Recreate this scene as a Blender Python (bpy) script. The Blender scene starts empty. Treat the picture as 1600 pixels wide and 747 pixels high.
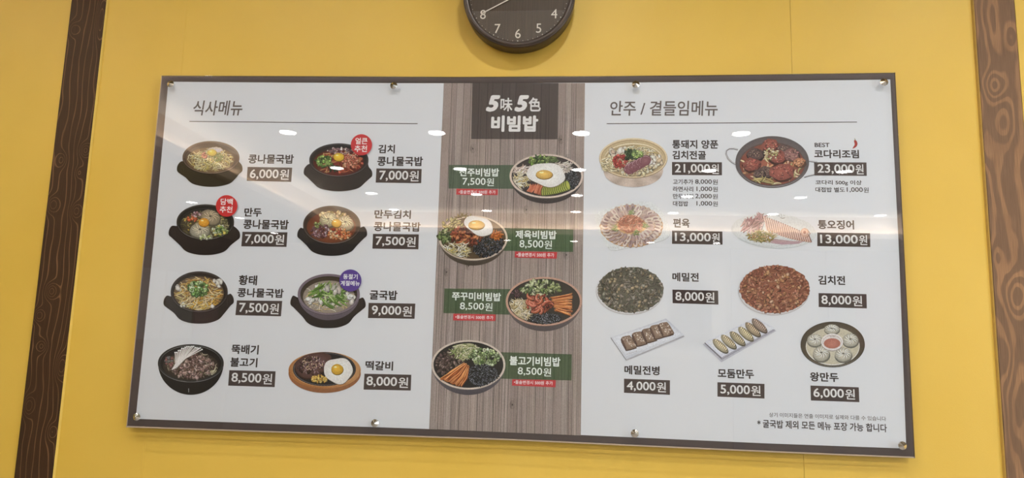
import bpy, bmesh, math, random
from mathutils import Vector, Matrix

# ------------------------------------------------------------------ camera, world, exposure
SC = bpy.context.scene
COL = SC.collection
FLOOR_DROP = 1.35                       # board's lower edge hangs this far above the floor
F_PX = 1081.46
ROT = Matrix(((0.99646461, -0.01535302, 0.08259881),
              (0.07969031, -0.13859401, -0.98713786),
              (0.0266032, 0.99023027, -0.13688054)))
CAM = Vector((1.0746788, -1.66160772, 0.24864145 + FLOOR_DROP))
cd = bpy.data.cameras.new('camera')
cam = bpy.data.objects.new('camera', cd)
COL.objects.link(cam)
cd.sensor_fit = 'HORIZONTAL'
cd.sensor_width = 36.0
cd.lens = F_PX * 36.0 / 1600.0
cd.clip_start = 0.05
cam.matrix_world = Matrix.Translation(CAM) @ ROT.to_4x4()
SC.camera = cam

world = bpy.data.worlds.new('room_air')
SC.world = world
world.use_nodes = True
world.node_tree.nodes['Background'].inputs[0].default_value = (1.0, 0.97, 0.93, 1)
world.node_tree.nodes['Background'].inputs[1].default_value = 0.03

SC.view_settings.view_transform = 'Standard'
SC.view_settings.look = 'None'
SC.view_settings.gamma = 1.0
SC.view_settings.use_curve_mapping = False
SC.view_settings.exposure = -0.20

LAMP_W = 3.5                           # each ceiling downlight
CEIL = CAM.z + 1.4                     # raised ceiling
LOW = CAM.z + 1.147                    # lower ceiling around the coffer
LAMP_X = [CAM.x + 1.4 * k for k in (-1.45, -0.675, 0.05, 0.825, 1.6, 2.42)]
LAMP_Y = [-0.8, -1.86, -3.02, -4.09, -5.17, -6.1]

# ------------------------------------------------------------------ helpers
rnd = random.Random(7)


def lin(v):
    v = v / 255.0
    return v / 12.92 if v <= 0.04045 else ((v + 0.055) / 1.055) ** 2.4


def rgb(c, k=1.0):
    return (min(lin(c[0]) * k, .95), min(lin(c[1]) * k, .95), min(lin(c[2]) * k, .95), 1.0)


PRINT_GAIN = 1.16      # paper albedo per photographed value


def pc(c):
    g = (c[0] + c[1] + c[2]) / 3
    c = tuple(g + (v - g) * .90 for v in c)  # lower saturation puts the reflected haze into the ink colours
    r = rgb(c, PRINT_GAIN)
    return (r[0] * .95, min(.95, r[1] * 1.01), min(.95, r[2] * 1.12), 1.0)


def tag(o, label=None, cat=None, group=None, kind=None):
    if label: o['label'] = label
    if cat: o['category'] = cat
    if group: o['group'] = group
    if kind: o['kind'] = kind
    return o


def empty(name, loc=(0, 0, 0)):
    o = bpy.data.objects.new(name, None)
    o.location = loc
    o.empty_display_size = .05
    COL.objects.link(o)
    return o


def put(name, me, mats=None, parent=None, loc=None):
    o = bpy.data.objects.new(name, me)
    COL.objects.link(o)
    if mats:
        for m in (mats if isinstance(mats, (list, tuple)) else [mats]):
            me.materials.append(m)
    if parent: o.parent = parent
    if loc is not None: o.location = loc
    return o


def mesh(name, v, f):
    me = bpy.data.meshes.new(name)
    me.from_pydata(v, [], f)
    me.update()
    return me


def bm_mesh(name, bm, smooth=False):
    me = bpy.data.meshes.new(name)
    bmesh.ops.recalc_face_normals(bm, faces=bm.faces[:])
    bm.to_mesh(me)
    bm.free()
    if smooth:
        for p in me.polygons: p.use_smooth = True
    return me


def box(name, x0, x1, y0, y1, z0, z1, mat, parent=None, bevel=0.0, seg=2):
    bm = bmesh.new()
    bmesh.ops.create_cube(bm, size=1)
    for v in bm.verts:
        v.co = Vector(((x0 + x1) / 2 + v.co.x * (x1 - x0), (y0 + y1) / 2 + v.co.y * (y1 - y0), (z0 + z1) / 2 + v.co.z * (z1 - z0)))
    if bevel:
        bmesh.ops.bevel(bm, geom=bm.edges[:], offset=bevel, segments=seg, profile=.5, affect='EDGES')
    return put(name, bm_mesh(name, bm), mat, parent)


def lathe(prof, n=64, axis='Y'):
    """profile of (radius, depth) turned about Y; returns bmesh"""
    bm = bmesh.new()
    rings = []
    for r, y in prof:
        if r < 1e-7:
            rings.append([bm.verts.new((0, y, 0))])
        else:
            rings.append([bm.verts.new((r * math.cos(2 * math.pi * i / n), y, r * math.sin(2 * math.pi * i / n))) for i in range(n)])
    for a, b in zip(rings, rings[1:]):
        if len(a) == 1 and len(b) == 1: continue
        for i in range(n):
            j = (i + 1) % n
            if len(a) == 1: bm.faces.new((a[0], b[j], b[i]))
            elif len(b) == 1: bm.faces.new((a[i], a[j], b[0]))
            else: bm.faces.new((a[i], a[j], b[j], b[i]))
    return bm


# --- picture measurement -> plane of the board (x right, z up, depth y)
def at(px, py, y=0.0):
    d = ROT @ Vector((px - 800.0, 373.5 - py, -F_PX))
    k = (y - CAM.y) / d.y
    return CAM + d * k


# ------------------------------------------------------------------ materials
def new_mat(name):
    m = bpy.data.materials.new(name)
    m.use_nodes = True
    nt = m.node_tree
    return m, nt, nt.nodes['Principled BSDF']


def N(nt, t, **kw):
    n = nt.nodes.new(t)
    for k, v in kw.items():
        if k.startswith('i_'):
            key = k[2:]
            n.inputs[int(key) if key.isdigit() else key].default_value = v
        else:
            setattr(n, k, v)
    return n


def plain(name, col, rough=.5, metal=0.0, spec=.5, noise=0.0, nscale=60, bump=0.0, bscale=300):
    m, nt, b = new_mat(name)
    b.inputs['Base Color'].default_value = col
    b.inputs['Roughness'].default_value = rough
    b.inputs['Metallic'].default_value = metal
    b.inputs['Specular IOR Level'].default_value = spec
    tc = N(nt, 'ShaderNodeTexCoord')
    if noise:
        no = N(nt, 'ShaderNodeTexNoise', i_Scale=nscale, i_Detail=4.0)
        nt.links.new(tc.outputs['Object'], no.inputs['Vector'])
        mr = N(nt, 'ShaderNodeMapRange', i_1=.3, i_2=.7, i_3=1 - noise, i_4=1 + noise)
        nt.links.new(no.outputs['Fac'], mr.inputs[0])
        mx = N(nt, 'ShaderNodeVectorMath', operation='SCALE')
        mx.inputs[0].default_value = col[:3]
        nt.links.new(mr.outputs[0], mx.inputs['Scale'])
        nt.links.new(mx.outputs[0], b.inputs['Base Color'])
    if bump:
        n2 = N(nt, 'ShaderNodeTexNoise', i_Scale=bscale, i_Detail=3.0)
        nt.links.new(tc.outputs['Object'], n2.inputs['Vector'])
        bp = N(nt, 'ShaderNodeBump', i_Strength=bump, i_Distance=.001)
        nt.links.new(n2.outputs['Fac'], bp.inputs['Height'])
        nt.links.new(bp.outputs[0], b.inputs['Normal'])
    return m


def wallpaper_mat():
    m, nt, b = new_mat('yellow_wallpaper')
    tc = N(nt, 'ShaderNodeTexCoord')
    # woven relief: two stretched noises
    bumps = []
    for sc_, w in (((1600, 1, 260), .5), ((240, 1, 1700), .5)):
        mp = N(nt, 'ShaderNodeMapping')
        mp.inputs['Scale'].default_value = sc_
        no = N(nt, 'ShaderNodeTexNoise', i_Scale=1.0, i_Detail=2.0)
        nt.links.new(tc.outputs['Object'], mp.inputs['Vector'])
        nt.links.new(mp.outputs[0], no.inputs['Vector'])
        bumps.append(no)
    add = N(nt, 'ShaderNodeMath', operation='ADD')
    nt.links.new(bumps[0].outputs['Fac'], add.inputs[0])
    nt.links.new(bumps[1].outputs['Fac'], add.inputs[1])
    big = N(nt, 'ShaderNodeTexNoise', i_Scale=2.2, i_Detail=3.0, i_Roughness=.55)
    nt.links.new(tc.outputs['Object'], big.inputs['Vector'])
    m2 = N(nt, 'ShaderNodeMath', operation='MULTIPLY_ADD', i_1=7.0)
    nt.links.new(big.outputs['Fac'], m2.inputs[0])
    nt.links.new(add.outputs[0], m2.inputs[2])
    bp = N(nt, 'ShaderNodeBump', i_Strength=.45, i_Distance=.0006)
    nt.links.new(m2.outputs[0], bp.inputs['Height'])
    nt.links.new(bp.outputs[0], b.inputs['Normal'])
    cr = N(nt, 'ShaderNodeValToRGB')
    cr.color_ramp.elements[0].position = .3
    cr.color_ramp.elements[1].position = .72
    cr.color_ramp.elements[0].color = (.72, .475, .070, 1)
    cr.color_ramp.elements[1].color = (.78, .53, .096, 1)
    nt.links.new(big.outputs['Fac'], cr.inputs[0])
    nt.links.new(cr.outputs[0], b.inputs['Base Color'])
    b.inputs['Roughness'].default_value = .42
    b.inputs['Specular IOR Level'].default_value = .42
    return m


def beam_mat(name, dark, light, knots, freq, seed, line_w=.16, soft=False):
    """stained softwood: contour lines of x plus a gaussian hump at every knot"""
    m, nt, b = new_mat(name)
    tc = N(nt, 'ShaderNodeTexCoord')
    sep = N(nt, 'ShaderNodeSeparateXYZ')
    nt.links.new(tc.outputs['Object'], sep.inputs[0])

    def M(op, a, c=None, d=None):
        n = N(nt, 'ShaderNodeMath', operation=op)
        for i, v in enumerate((a, c, d)):
            if v is None: continue
            if isinstance(v, (int, float)): n.inputs[i].default_value = v
            else: nt.links.new(v, n.inputs[i])
        return n.outputs[0]
    X, Z = sep.outputs[0], sep.outputs[2]
    mp = N(nt, 'ShaderNodeMapping')
    mp.inputs['Scale'].default_value = (9, 1, 2.6)
    mp.inputs['Location'].default_value = (seed, 0, seed * 2.3)
    nz = N(nt, 'ShaderNodeTexNoise', i_Scale=1.0, i_Detail=2.5, i_Roughness=.55)
    nt.links.new(tc.outputs['Object'], mp.inputs[0])
    nt.links.new(mp.outputs[0], nz.inputs['Vector'])
    f = M('MULTIPLY', X, freq)
    f = M('MULTIPLY_ADD', nz.outputs['Fac'], 4.6 if not soft else 6.0, f)
    for (kx, kz, amp, wx, wz) in knots:
        dx = M('MULTIPLY', M('SUBTRACT', X, kx), 1.0 / wx)
        dz = M('MULTIPLY', M('SUBTRACT', Z, kz), 1.0 / wz)
        r2 = M('MULTIPLY_ADD', dx, dx, M('MULTIPLY', dz, dz))
        g = M('POWER', 2.718, M('MULTIPLY', r2, -1.0))
        f = M('MULTIPLY_ADD', g, amp, f)
    fr = M('FRACT', f)
    cr = N(nt, 'ShaderNodeValToRGB')
    e = cr.color_ramp.elements
    e[0].position = 0.0; e[0].color = light
    e[1].position = line_w; e[1].color = dark
    if soft:
        cr.color_ramp.elements.new(line_w - .07).color = light
    n3 = cr.color_ramp.elements.new(.93 if not soft else .84); n3.color = dark
    n4 = cr.color_ramp.elements.new(1.0); n4.color = light
    nt.links.new(fr, cr.inputs[0])
    # long fibres
    mp2 = N(nt, 'ShaderNodeMapping')
    mp2.inputs['Scale'].default_value = (900, 1, 14)
    fb = N(nt, 'ShaderNodeTexNoise', i_Scale=1.0, i_Detail=3.0)
    nt.links.new(tc.outputs['Object'], mp2.inputs[0])
    nt.links.new(mp2.outputs[0], fb.inputs['Vector'])
    mr = N(nt, 'ShaderNodeMapRange', i_1=.3, i_2=.7, i_3=.72, i_4=1.28)
    nt.links.new(fb.outputs['Fac'], mr.inputs[0])
    # faded / worn areas
    wn = N(nt, 'ShaderNodeTexNoise', i_Scale=6.0, i_Detail=3.0)
    nt.links.new(tc.outputs['Object'], wn.inputs['Vector'])
    wr = N(nt, 'ShaderNodeMapRange', i_1=.4, i_2=.65, i_3=.0, i_4=.55)
    nt.links.new(wn.outputs['Fac'], wr.inputs[0])
    mixw = N(nt, 'ShaderNodeMix', data_type='RGBA')
    nt.links.new(wr.outputs[0], mixw.inputs[0])
    nt.links.new(cr.outputs[0], mixw.inputs[6])
    mixw.inputs[7].default_value = dark
    sc = N(nt, 'ShaderNodeVectorMath', operation='SCALE')
    nt.links.new(mixw.outputs[2], sc.inputs[0])
    nt.links.new(mr.outputs[0], sc.inputs['Scale'])
    nt.links.new(sc.outputs[0], b.inputs['Base Color'])
    b.inputs['Roughness'].default_value = .62
    b.inputs['Specular IOR Level'].default_value = .3
    bp = N(nt, 'ShaderNodeBump', i_Strength=.5, i_Distance=.0008)
    nt.links.new(M('ADD', cr.outputs[0], fb.outputs['Fac']), bp.inputs['Height'])
    nt.links.new(bp.outputs[0], b.inputs['Normal'])
    return m


def print_mat(name, grain=.14, gscale=420):
    """printed ink: colour from the mesh's own colour attribute with fine ink mottling"""
    m, nt, b = new_mat(name)
    at_ = N(nt, 'ShaderNodeVertexColor', layer_name='ink')
    tc = N(nt, 'ShaderNodeTexCoord')
    no = N(nt, 'ShaderNodeTexNoise', i_Scale=float(gscale), i_Detail=3.0)
    nt.links.new(tc.outputs['Object'], no.inputs['Vector'])
    mr = N(nt, 'ShaderNodeMapRange', i_1=.3, i_2=.7, i_3=1 - grain, i_4=1 + grain)
    nt.links.new(no.outputs['Fac'], mr.inputs[0])
    sc = N(nt, 'ShaderNodeVectorMath', operation='SCALE')
    nt.links.new(at_.outputs['Color'], sc.inputs[0])
    nt.links.new(mr.outputs[0], sc.inputs['Scale'])
    nt.links.new(sc.outputs[0], b.inputs['Base Color'])
    b.inputs['Roughness'].default_value = .7
    b.inputs['Specular IOR Level'].default_value = .1
    return m


def tint_mat(name, col, alpha):
    """translucent printed ink laid over the printed wood"""
    m, nt, b = new_mat(name)
    b.inputs['Base Color'].default_value = col
    b.inputs['Roughness'].default_value = .7
    b.inputs['Specular IOR Level'].default_value = .1
    b.inputs['Alpha'].default_value = alpha
    return m


def acrylic_mat():
    m, nt, b = new_mat('clear_acrylic')
    nt.nodes.remove(b)
    out = nt.nodes['Material Output']
    tr = N(nt, 'ShaderNodeBsdfTransparent')
    gl = N(nt, 'ShaderNodeBsdfGlossy')
    gl.inputs['Roughness'].default_value = 0.012
    fr = N(nt, 'ShaderNodeFresnel', i_IOR=1.49)
    geo = N(nt, 'ShaderNodeNewGeometry')
    inv = N(nt, 'ShaderNodeMath', operation='SUBTRACT', i_0=1.0)
    nt.links.new(geo.outputs['Backfacing'], inv.inputs[1])
    mu = N(nt, 'ShaderNodeMath', operation='MULTIPLY')
    nt.links.new(fr.outputs[0], mu.inputs[0])
    nt.links.new(inv.outputs[0], mu.inputs[1])
    m2 = N(nt, 'ShaderNodeMath', operation='MULTIPLY', i_1=2.3, use_clamp=True)
    nt.links.new(mu.outputs[0], m2.inputs[0])
    mx = N(nt, 'ShaderNodeMixShader')
    nt.links.new(m2.outputs[0], mx.inputs[0])
    nt.links.new(tr.outputs[0], mx.inputs[1])
    nt.links.new(gl.outputs[0], mx.inputs[2])
    nt.links.new(mx.outputs[0], out.inputs[0])
    # very slight waviness of the sheet
    tc = N(nt, 'ShaderNodeTexCoord')
    no = N(nt, 'ShaderNodeTexNoise', i_Scale=3.0, i_Detail=1.0)
    nt.links.new(tc.outputs['Object'], no.inputs['Vector'])
    bp = N(nt, 'ShaderNodeBump', i_Strength=.0, i_Distance=.001)
    nt.links.new(no.outputs['Fac'], bp.inputs['Height'])
    nt.links.new(bp.outputs[0], gl.inputs['Normal'])
    return m


def emit(name, col, s):
    m, nt, b = new_mat(name)
    b.inputs['Base Color'].default_value = (.8, .8, .8, 1)
    b.inputs['Emission Color'].default_value = col
    b.inputs['Emission Strength'].default_value = s
    return m


M_PAPER = wallpaper_mat()
M_SEAM = plain('yellow_seam', (.90, .56, .12, 1), .4, noise=.05)
M_SEAM_SHADE = plain('ochre_seam_shade', (.52, .33, .07, 1), .6, noise=.05)
M_INK = print_mat('printed_ink')
M_INKFLAT = print_mat('printed_flat_ink', .03, 900)
M_ACR = acrylic_mat()
M_BACK = plain('grey_brown_backing', rgb((84, 73, 73), .95), .5, spec=.3, noise=.05, nscale=14)
M_EDGE_LIT = plain('edge_painted_lit', (.42, .34, .26, 1), .2)  # bright tone painted on the acrylic edges that look lit
M_EDGE_SHADED = plain('edge_painted_shaded', (.07, .045, .02, 1), .3)  # dark tone painted on the acrylic edges that look shaded
M_CHROME = plain('chrome', (.86, .85, .83, 1), .06, metal=1.0)
M_CLOCK = plain('dark_brown_plastic', (.050, .034, .025, 1), .34, spec=.5, noise=.06)
M_CREAM = plain('cream_enamel', (.72, .69, .62, 1), .5, noise=.03)
M_CEIL = plain('ceiling_paint', (.80, .81, .80, 1), .85, noise=.02, nscale=3)
M_COVE = plain('cream_soffit_paint', (.86, .74, .62, 1), .8, noise=.02, nscale=3)
M_LOWC = plain('lower_ceiling_paint', (.66, .66, .5, 1), .8, noise=.02)
M_OLIVE = plain('olive_ceiling_border', (.22, .17, .09, 1), .8, noise=.05)
M_FLOOR = plain('floor_tile', (.26, .24, .22, 1), .45, noise=.1, nscale=4)
M_FARWALL = plain('far_wall_cream', (.46, .45, .40, 1), .8, noise=.03)
M_POST = plain('blue_grey_post', (.34, .38, .40, 1), .6, noise=.03)
M_LAMP = emit('lamp_diffuser', (1, .98, .95, 1), 30.0)
M_STRIP = emit('warm_strip_light', (1, .84, .66, 1), 115.0)

# ------------------------------------------------------------------ setting: room around the board
WALL_Y = 0.030
X0, X1, YB = -3.4, 6.2, -7.3
fl = box('floor', X0, X1, YB, WALL_Y + .1, -.05, 0, M_FLOOR); tag(fl, kind='structure')
wb = box('wall_back', X0, X1, WALL_Y + .0015, WALL_Y + .12, 0, CEIL, M_SEAM_SHADE); tag(wb, kind='structure')
seams = [X0, -1.54, at(287, 60, WALL_Y).x, at(1236, 60, WALL_Y).x, 3.2, 4.8, X1]
for a, b_ in zip(seams, seams[1:]):
    s = box('wallpaper_strip', a + .0004, b_ - .0004, WALL_Y, WALL_Y + .0014, 0, CEIL, M_PAPER, wb)
# the left seam shows as a pale raised overlap, the right one as a thin dark joint
sx = seams[2]
box('seam_overlap', sx - .0032, sx + .0032, WALL_Y - .0009, WALL_Y - .00002, 0, CEIL, M_PAPER, wb, .0004, 1)

wl = box('wall_left', X0 - .1, X0, YB, WALL_Y, 0, LOW, plain('left_wall_cream', (.40, .33, .24, 1), .8)); tag(wl, kind='structure')
wr_ = box('wall_right', X1, X1 + .1, YB, WALL_Y, 0, CEIL, M_FARWALL); tag(wr_, kind='structure')
wf = box('wall_front', X0, X1, YB - .1, YB, 0, LOW, M_FARWALL); tag(wf, kind='structure')
CX0, CY1 = -1.655, -6.25
ce = box('ceiling', CX0, X1, CY1, WALL_Y + .1, CEIL, CEIL + .05, M_CEIL); tag(ce, kind='structure')
box('ceiling_border', CX0 + .02, X1, -1.21, WALL_Y - .002, CEIL - .006, CEIL - .0005, M_OLIVE, ce)
box('lower_ceiling', X0, X1, YB, CY1, LOW, LOW + .05, M_LOWC, ce)
box('lower_ceiling', X0, CX0, CY1, WALL_Y - .002, LOW, LOW + .05, M_LOWC, ce)
s1 = box('trim_1', CX0 - .04, CX0, CY1 - .04, WALL_Y - .002, LOW + .05, CEIL + .05, M_COVE); tag(s1, kind='structure')
s2 = box('trim_2', CX0, X1, CY1 - .04, CY1, LOW + .05, CEIL + .05, M_COVE); tag(s2, kind='structure')
for (xa, xb) in ((1141, 1157), (1290, 1306)):
    def far(px, py):
        d = ROT @ Vector((px - 800.0, 373.5 - py, -F_PX)); k = (-YB - CAM.y) / d.y
        return (CAM + d * k)
    A_, B_ = far(xa, 400), far(xb, 400)
    box('post', A_.x, B_.x, YB, YB + .05, 0, LOW, M_POST, wf)
M_POSTER = [plain('pale_poster', (.62, .60, .55, 1), .5), plain('pink_poster', (.56, .38, .36, 1), .5), plain('dark_shelf', (.16, .12, .09, 1), .6)]
for (xa, ya, xb, yb, k) in ((1045, 440, 1112, 545, 0), (1335, 440, 1412, 545, 1), (960, 400, 1135, 560, 0)):
    A_, B_ = far(xa, ya), far(xb, yb)
    box('wall_poster', A_.x, B_.x, YB + .001, YB + (.02 if k else .012), max(B_.z, .2), A_.z, M_POSTER[k], wf)
for i in range(7):
    box('wall_poster', X0 + .001, X0 + .02, -6.9 + i * .62, -6.35 + i * .62, 1.45, 2.2, M_POSTER[(i * 2) % 2 if i % 3 else 1], wl)

# ------------------------------------------------------------------ lamps (fixtures and their light)
ring = bm_mesh('lamp_ring', lathe([(.060, -.002), (.060, .0025), (.064, .0045), (.074, .004), (.078, 0.0), (.060, -.002)], 32), True)
for p in ring.vertices: p.co = (p.co.x, p.co.z, -p.co.y)
ring.materials.append(plain('lamp_ring_white', (.8, .8, .8, 1), .4))
disc = bm_mesh('lamp_disc', lathe([(0, 0), (.058, 0)], 24))
for p in disc.vertices: p.co = (p.co.x, p.co.z, -.0026)
disc.materials.append(M_LAMP)


def downlight(x, y, z, w, lab, size=1.0):
    t = empty('ceiling_downlight', (x, y, z))
    tag(t, lab, 'ceiling light', 'recessed round downlights')
    a = put('lamp_ring', ring, None, t); a.scale = (size,) * 3
    b = put('diffuser', disc, None, t); b.scale = (size,) * 3
    ld = bpy.data.lights.new('downlight', 'AREA')
    ld.shape = 'DISK'; ld.size = .115 * size; ld.energy = w; ld.spread = math.radians(150)
    ld.color = (1.0, .985, .96)
    lo = bpy.data.objects.new('downlight', ld); COL.objects.link(lo)
    lo.parent = t; lo.location = (0, 0, -.0046)
    return t


ORD = ['first', 'second', 'third', 'fourth', 'fifth', 'sixth', 'seventh']
for j, y in enumerate(LAMP_Y):
    for i, x in enumerate(LAMP_X):
        w = LAMP_W * (.62, .8, 1.0, 1.12, 1.22, 1.3)[i] * (1.9, 1.9, 1.2, 1.0, 1.0, 1.0)[j]
        downlight(x, y, CEIL - (.0065 if y > -1.12 else .0), w, 'recessed round downlight, %s from the left in the %s ceiling row from the board wall' % (ORD[i], ORD[j]))
for k_, (x, y) in enumerate(((.32, -6.72), (1.13, -6.72), (2.05, -6.72), (2.83, -6.72), (-2.45, -4.44), (-2.4, -5.3), (-2.5, -6.4))):
    downlight(x, y, LOW, 4.0, 'small round downlight in the lower ceiling, %s %s' % (ORD[k_ if k_ < 4 else k_ - 4], 'from the left along the far wall' if k_ < 4 else 'from the board along the left wall'), .8)
# warm strip lights tucked along the coffer edge, lighting the soffit and the raised ceiling
box('cove_light', CX0 + .02, CX0 + .05, CY1 + .1, -.2, LOW + .042, LOW + .050, M_STRIP, s1)
box('cove_light', CX0 + .1, X1 - .1, CY1 + .02, CY1 + .05, LOW + .042, LOW + .050, M_STRIP, s2)
M_LEDGE = M_COVE
box('cove_ledge', CX0 - .04, CX0 + .07, CY1, WALL_Y - .002, LOW, LOW + .04, M_LEDGE, s1)
box('cove_lip', CX0 + .06, CX0 + .07, CY1 + .07, WALL_Y - .002, LOW + .04, LOW + .065, M_LEDGE, s1)
box('cove_ledge', CX0, X1, CY1 - .04, CY1 + .07, LOW, LOW + .04, M_LEDGE, s2)
box('cove_lip', CX0 + .07, X1, CY1 + .06, CY1 + .07, LOW + .04, LOW + .065, M_LEDGE, s2)
# added unseen fill light on the right, brightening that side of the wall
wd = bpy.data.lights.new('right_side_fill', 'AREA')
wd.shape = 'RECTANGLE'; wd.size = 4.5; wd.size_y = 2.2; wd.energy = 135; wd.color = (.90, .96, 1.0)
wo = bpy.data.objects.new('right_side_fill', wd); COL.objects.link(wo)
wo.location = (X1 - .05, -3.4, 1.5); wo.rotation_euler = (0, math.radians(-90), 0)
# note: faces into the room (towards -x)
wo.rotation_euler = (0, math.radians(90), 0)

# ------------------------------------------------------------------ wooden beams
BY = WALL_Y - .006


def beam(name, tl, tr, bl, br, mat, label):
    xa = (at(*tl, y=BY).x + at(*bl, y=BY).x) / 2
    xb = (at(*tr, y=BY).x + at(*br, y=BY).x) / 2
    bm = bmesh.new()
    bmesh.ops.create_cube(bm, size=1)
    w = xb - xa
    for v in bm.verts:
        v.co = Vector((v.co.x * w, v.co.y * (WALL_Y - BY) - 0, v.co.z * CEIL))
    bmesh.ops.bevel(bm, geom=[e for e in bm.edges if abs(e.verts[0].co.z - e.verts[1].co.z) > .5], offset=.0012, segments=2, affect='EDGES')
    o = put(name, bm_mesh(name, bm), mat, None, ((xa + xb) / 2, (WALL_Y + BY) / 2 - .0002, CEIL / 2))
    tag(o, label, 'wooden post')
    return o, xa, xb


def kz(px, py):     # height of a knot relative to the beam's middle
    return at(px, py, BY).z - CEIL / 2


xl0 = (at(113, 0, BY).x + at(20, 747, BY).x) / 2
xl1 = (at(167, 0, BY).x + at(81, 747, BY).x) / 2
xr0 = (at(1524, 0, BY).x + at(1570, 747, BY).x) / 2
xr1 = at(1590, 0, BY).x


def kn(px, py, xa, xb, amp, wx, wz):
    p = at(px, py, BY)
    return (p.x - (xa + xb) / 2, p.z - CEIL / 2, amp, wx, wz)


KL = [kn(116, 46, xl0, xl1, 2.6, .016, .02), kn(157, 30, xl0, xl1, 3.2, .012, .06), kn(133, 235, xl0, xl1, 3.4, .014, .018),
      kn(97, 250, xl0, xl1, -2.6, .013, .02), kn(123, 270, xl0, xl1, 1.8, .01, .014), kn(82, 320, xl0, xl1, 3.2, .016, .022),
      kn(118, 330, xl0, xl1, 3.0, .015, .02), kn(80, 455, xl0, xl1, 3.8, .016, .02), kn(60, 493, xl0, xl1, 3.2, .015, .016),
      kn(66, 541, xl0, xl1, -2.8, .014, .016), kn(95, 572, xl0, xl1, 3.6, .014, .03), kn(44, 634, xl0, xl1, 3.8, .016, .026),
      kn(81, 675, xl0, xl1, 2.6, .012, .02)]
KR = [kn(1555, 25, xr0, xr1, 1.6, .03, .09), kn(1556, 133, xr0, xr1, 2.6, .026, .035), kn(1583, 58, xr0, xr1, 1.2, .012, .03),
      kn(1571, 195, xr0, xr1, -1.5, .02, .05), kn(1542, 230, xr0, xr1, 1.0, .012, .05), kn(1592, 463, xr0, xr1, 2.8, .025, .05),
      kn(1562, 400, xr0, xr1, 1.0, .015, .03), kn(1590, 640, xr0, xr1, 1.8, .03, .12), kn(1575, 560, xr0, xr1, -1.2, .016, .05)]
MB_L = beam_mat('dark_stained_pine', rgb((60, 39, 18), .95), rgb((126, 92, 62), 1.0), KL, 62.0, 3.1, .13)
MB_R = beam_mat('faded_stained_pine', rgb((114, 88, 66), 1.08), rgb((148, 112, 80), 1.08), KR, 26.0, 9.7, .36, True)
bl_, xa_l, xb_l = beam('wooden_post', (113, 0), (167, 0), (20, 747), (81, 747), MB_L,
                       'dark-stained knotty pine post on the wall left of the menu board')
br_, xa_r, xb_r = beam('wooden_post', (1524, 0), (1590, 0), (1570, 747), (1637, 747), MB_R,
                       'faded brown pine post with broad swirling grain right of the menu board')
# fillets beside the posts: yellow caulk, and a dark one for painted shade
def fillet(name, x, side, w, mat, parent):
    y1, y0 = WALL_Y, BY
    v = []
    for z in (0, CEIL):
        v += [(x, y0, z), (x + side * w, y1 - .0003, z), (x, y1, z), (x + side * w * .4, y0 + .0008, z)]
    f = [(0, 3, 7, 4), (3, 1, 5, 7), (1, 2, 6, 5), (2, 0, 4, 6), (0, 2, 1, 3), (4, 7, 5, 6)]
    me = mesh(name, v, f)
    o = put(name, me, mat)
    o.parent = parent
    o.matrix_parent_inverse = Matrix.Translation(-parent.location)
    return o
M_CAULK = plain('yellow_caulk', (.80, .58, .13, 1), .4, noise=.04)
fillet('caulk_shade_bead', xb_l + .0003, 1, .003, M_CAULK, bl_)
fillet('caulk_shade_bead', xa_r - .0003, -1, .004, M_SEAM_SHADE, br_)  # dark strip painting the shade on the wall beside this post
fillet('caulk_shade_bead', xb_r + .0003, 1, .003, M_CAULK, br_)

# ------------------------------------------------------------------ clock
CFY = -.014                     # clock face plane
d6, d7, d5 = at(809, 64, CFY), at(772, 55.7, CFY), at(847.6, 52.8, CFY)
d8, d4 = at(744.5, 29.8, CFY), at(875, 25, CFY)
ccx = (d8.x + d4.x + d6.x + d7.x + d5.x) / 5
RD = (((d8.z + d4.z) / 2) - d6.z) * 2           # dots at 4 and 8 lie half a radius under the centre
RD = ((d4.x - d8.x) / 2 / math.cos(math.radians(30)) + RD) / 2
ccz = d6.z + RD
clock = empty('wall_clock', (ccx, 0, ccz))
tag(clock, 'round dark brown wall clock with pale numerals above the menu board', 'clock')
RF = RD * 1.03
RO = (at(898, 0, -.01).x - at(720, 0, -.01).x) / 2 * 1.0
prof = [(RF, CFY + .002), (RF + .001, CFY - .006), (RF + .004, CFY - .0085), (RF + .0105, CFY - .0085), (RF + .012, CFY - .007), (RF + .0125, CFY - .0055),
        (RF + .0130, CFY - .0060), (RF + .0150, CFY - .004), (RF + .0158, CFY + .002), (RF + .0140, WALL_Y - .006), (RF + .010, WALL_Y - .0005), (0, WALL_Y - .0005)]
put('case', bm_mesh('case', lathe(prof, 128), True), M_CLOCK, clock)
# face with vertical wood grain
mf, ntf, bf = new_mat('walnut_dial')
tcf = N(ntf, 'ShaderNodeTexCoord'); mpf = N(ntf, 'ShaderNodeMapping'); mpf.inputs['Scale'].default_value = (260, 1, 5)
nf = N(ntf, 'ShaderNodeTexNoise', i_Scale=1.0, i_Detail=4.0)
ntf.links.new(tcf.outputs['Object'], mpf.inputs[0]); ntf.links.new(mpf.outputs[0], nf.inputs['Vector'])
cf = N(ntf, 'ShaderNodeValToRGB')
cf.color_ramp.elements[0].position = .3; cf.color_ramp.elements[1].position = .75
cf.color_ramp.elements[0].color = (.040, .027, .018, 1); cf.color_ramp.elements[1].color = (.085, .060, .042, 1)
ntf.links.new(nf.outputs['Fac'], cf.inputs[0]); ntf.links.new(cf.outputs[0], bf.inputs['Base Color'])
bf.inputs['Roughness'].default_value = .6
put('dial', bm_mesh('dial', lathe([(0, CFY), (RF, CFY), (RF, CFY + .002), (0, CFY + .002)], 96)), mf, clock)
dots = bmesh.new()
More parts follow.
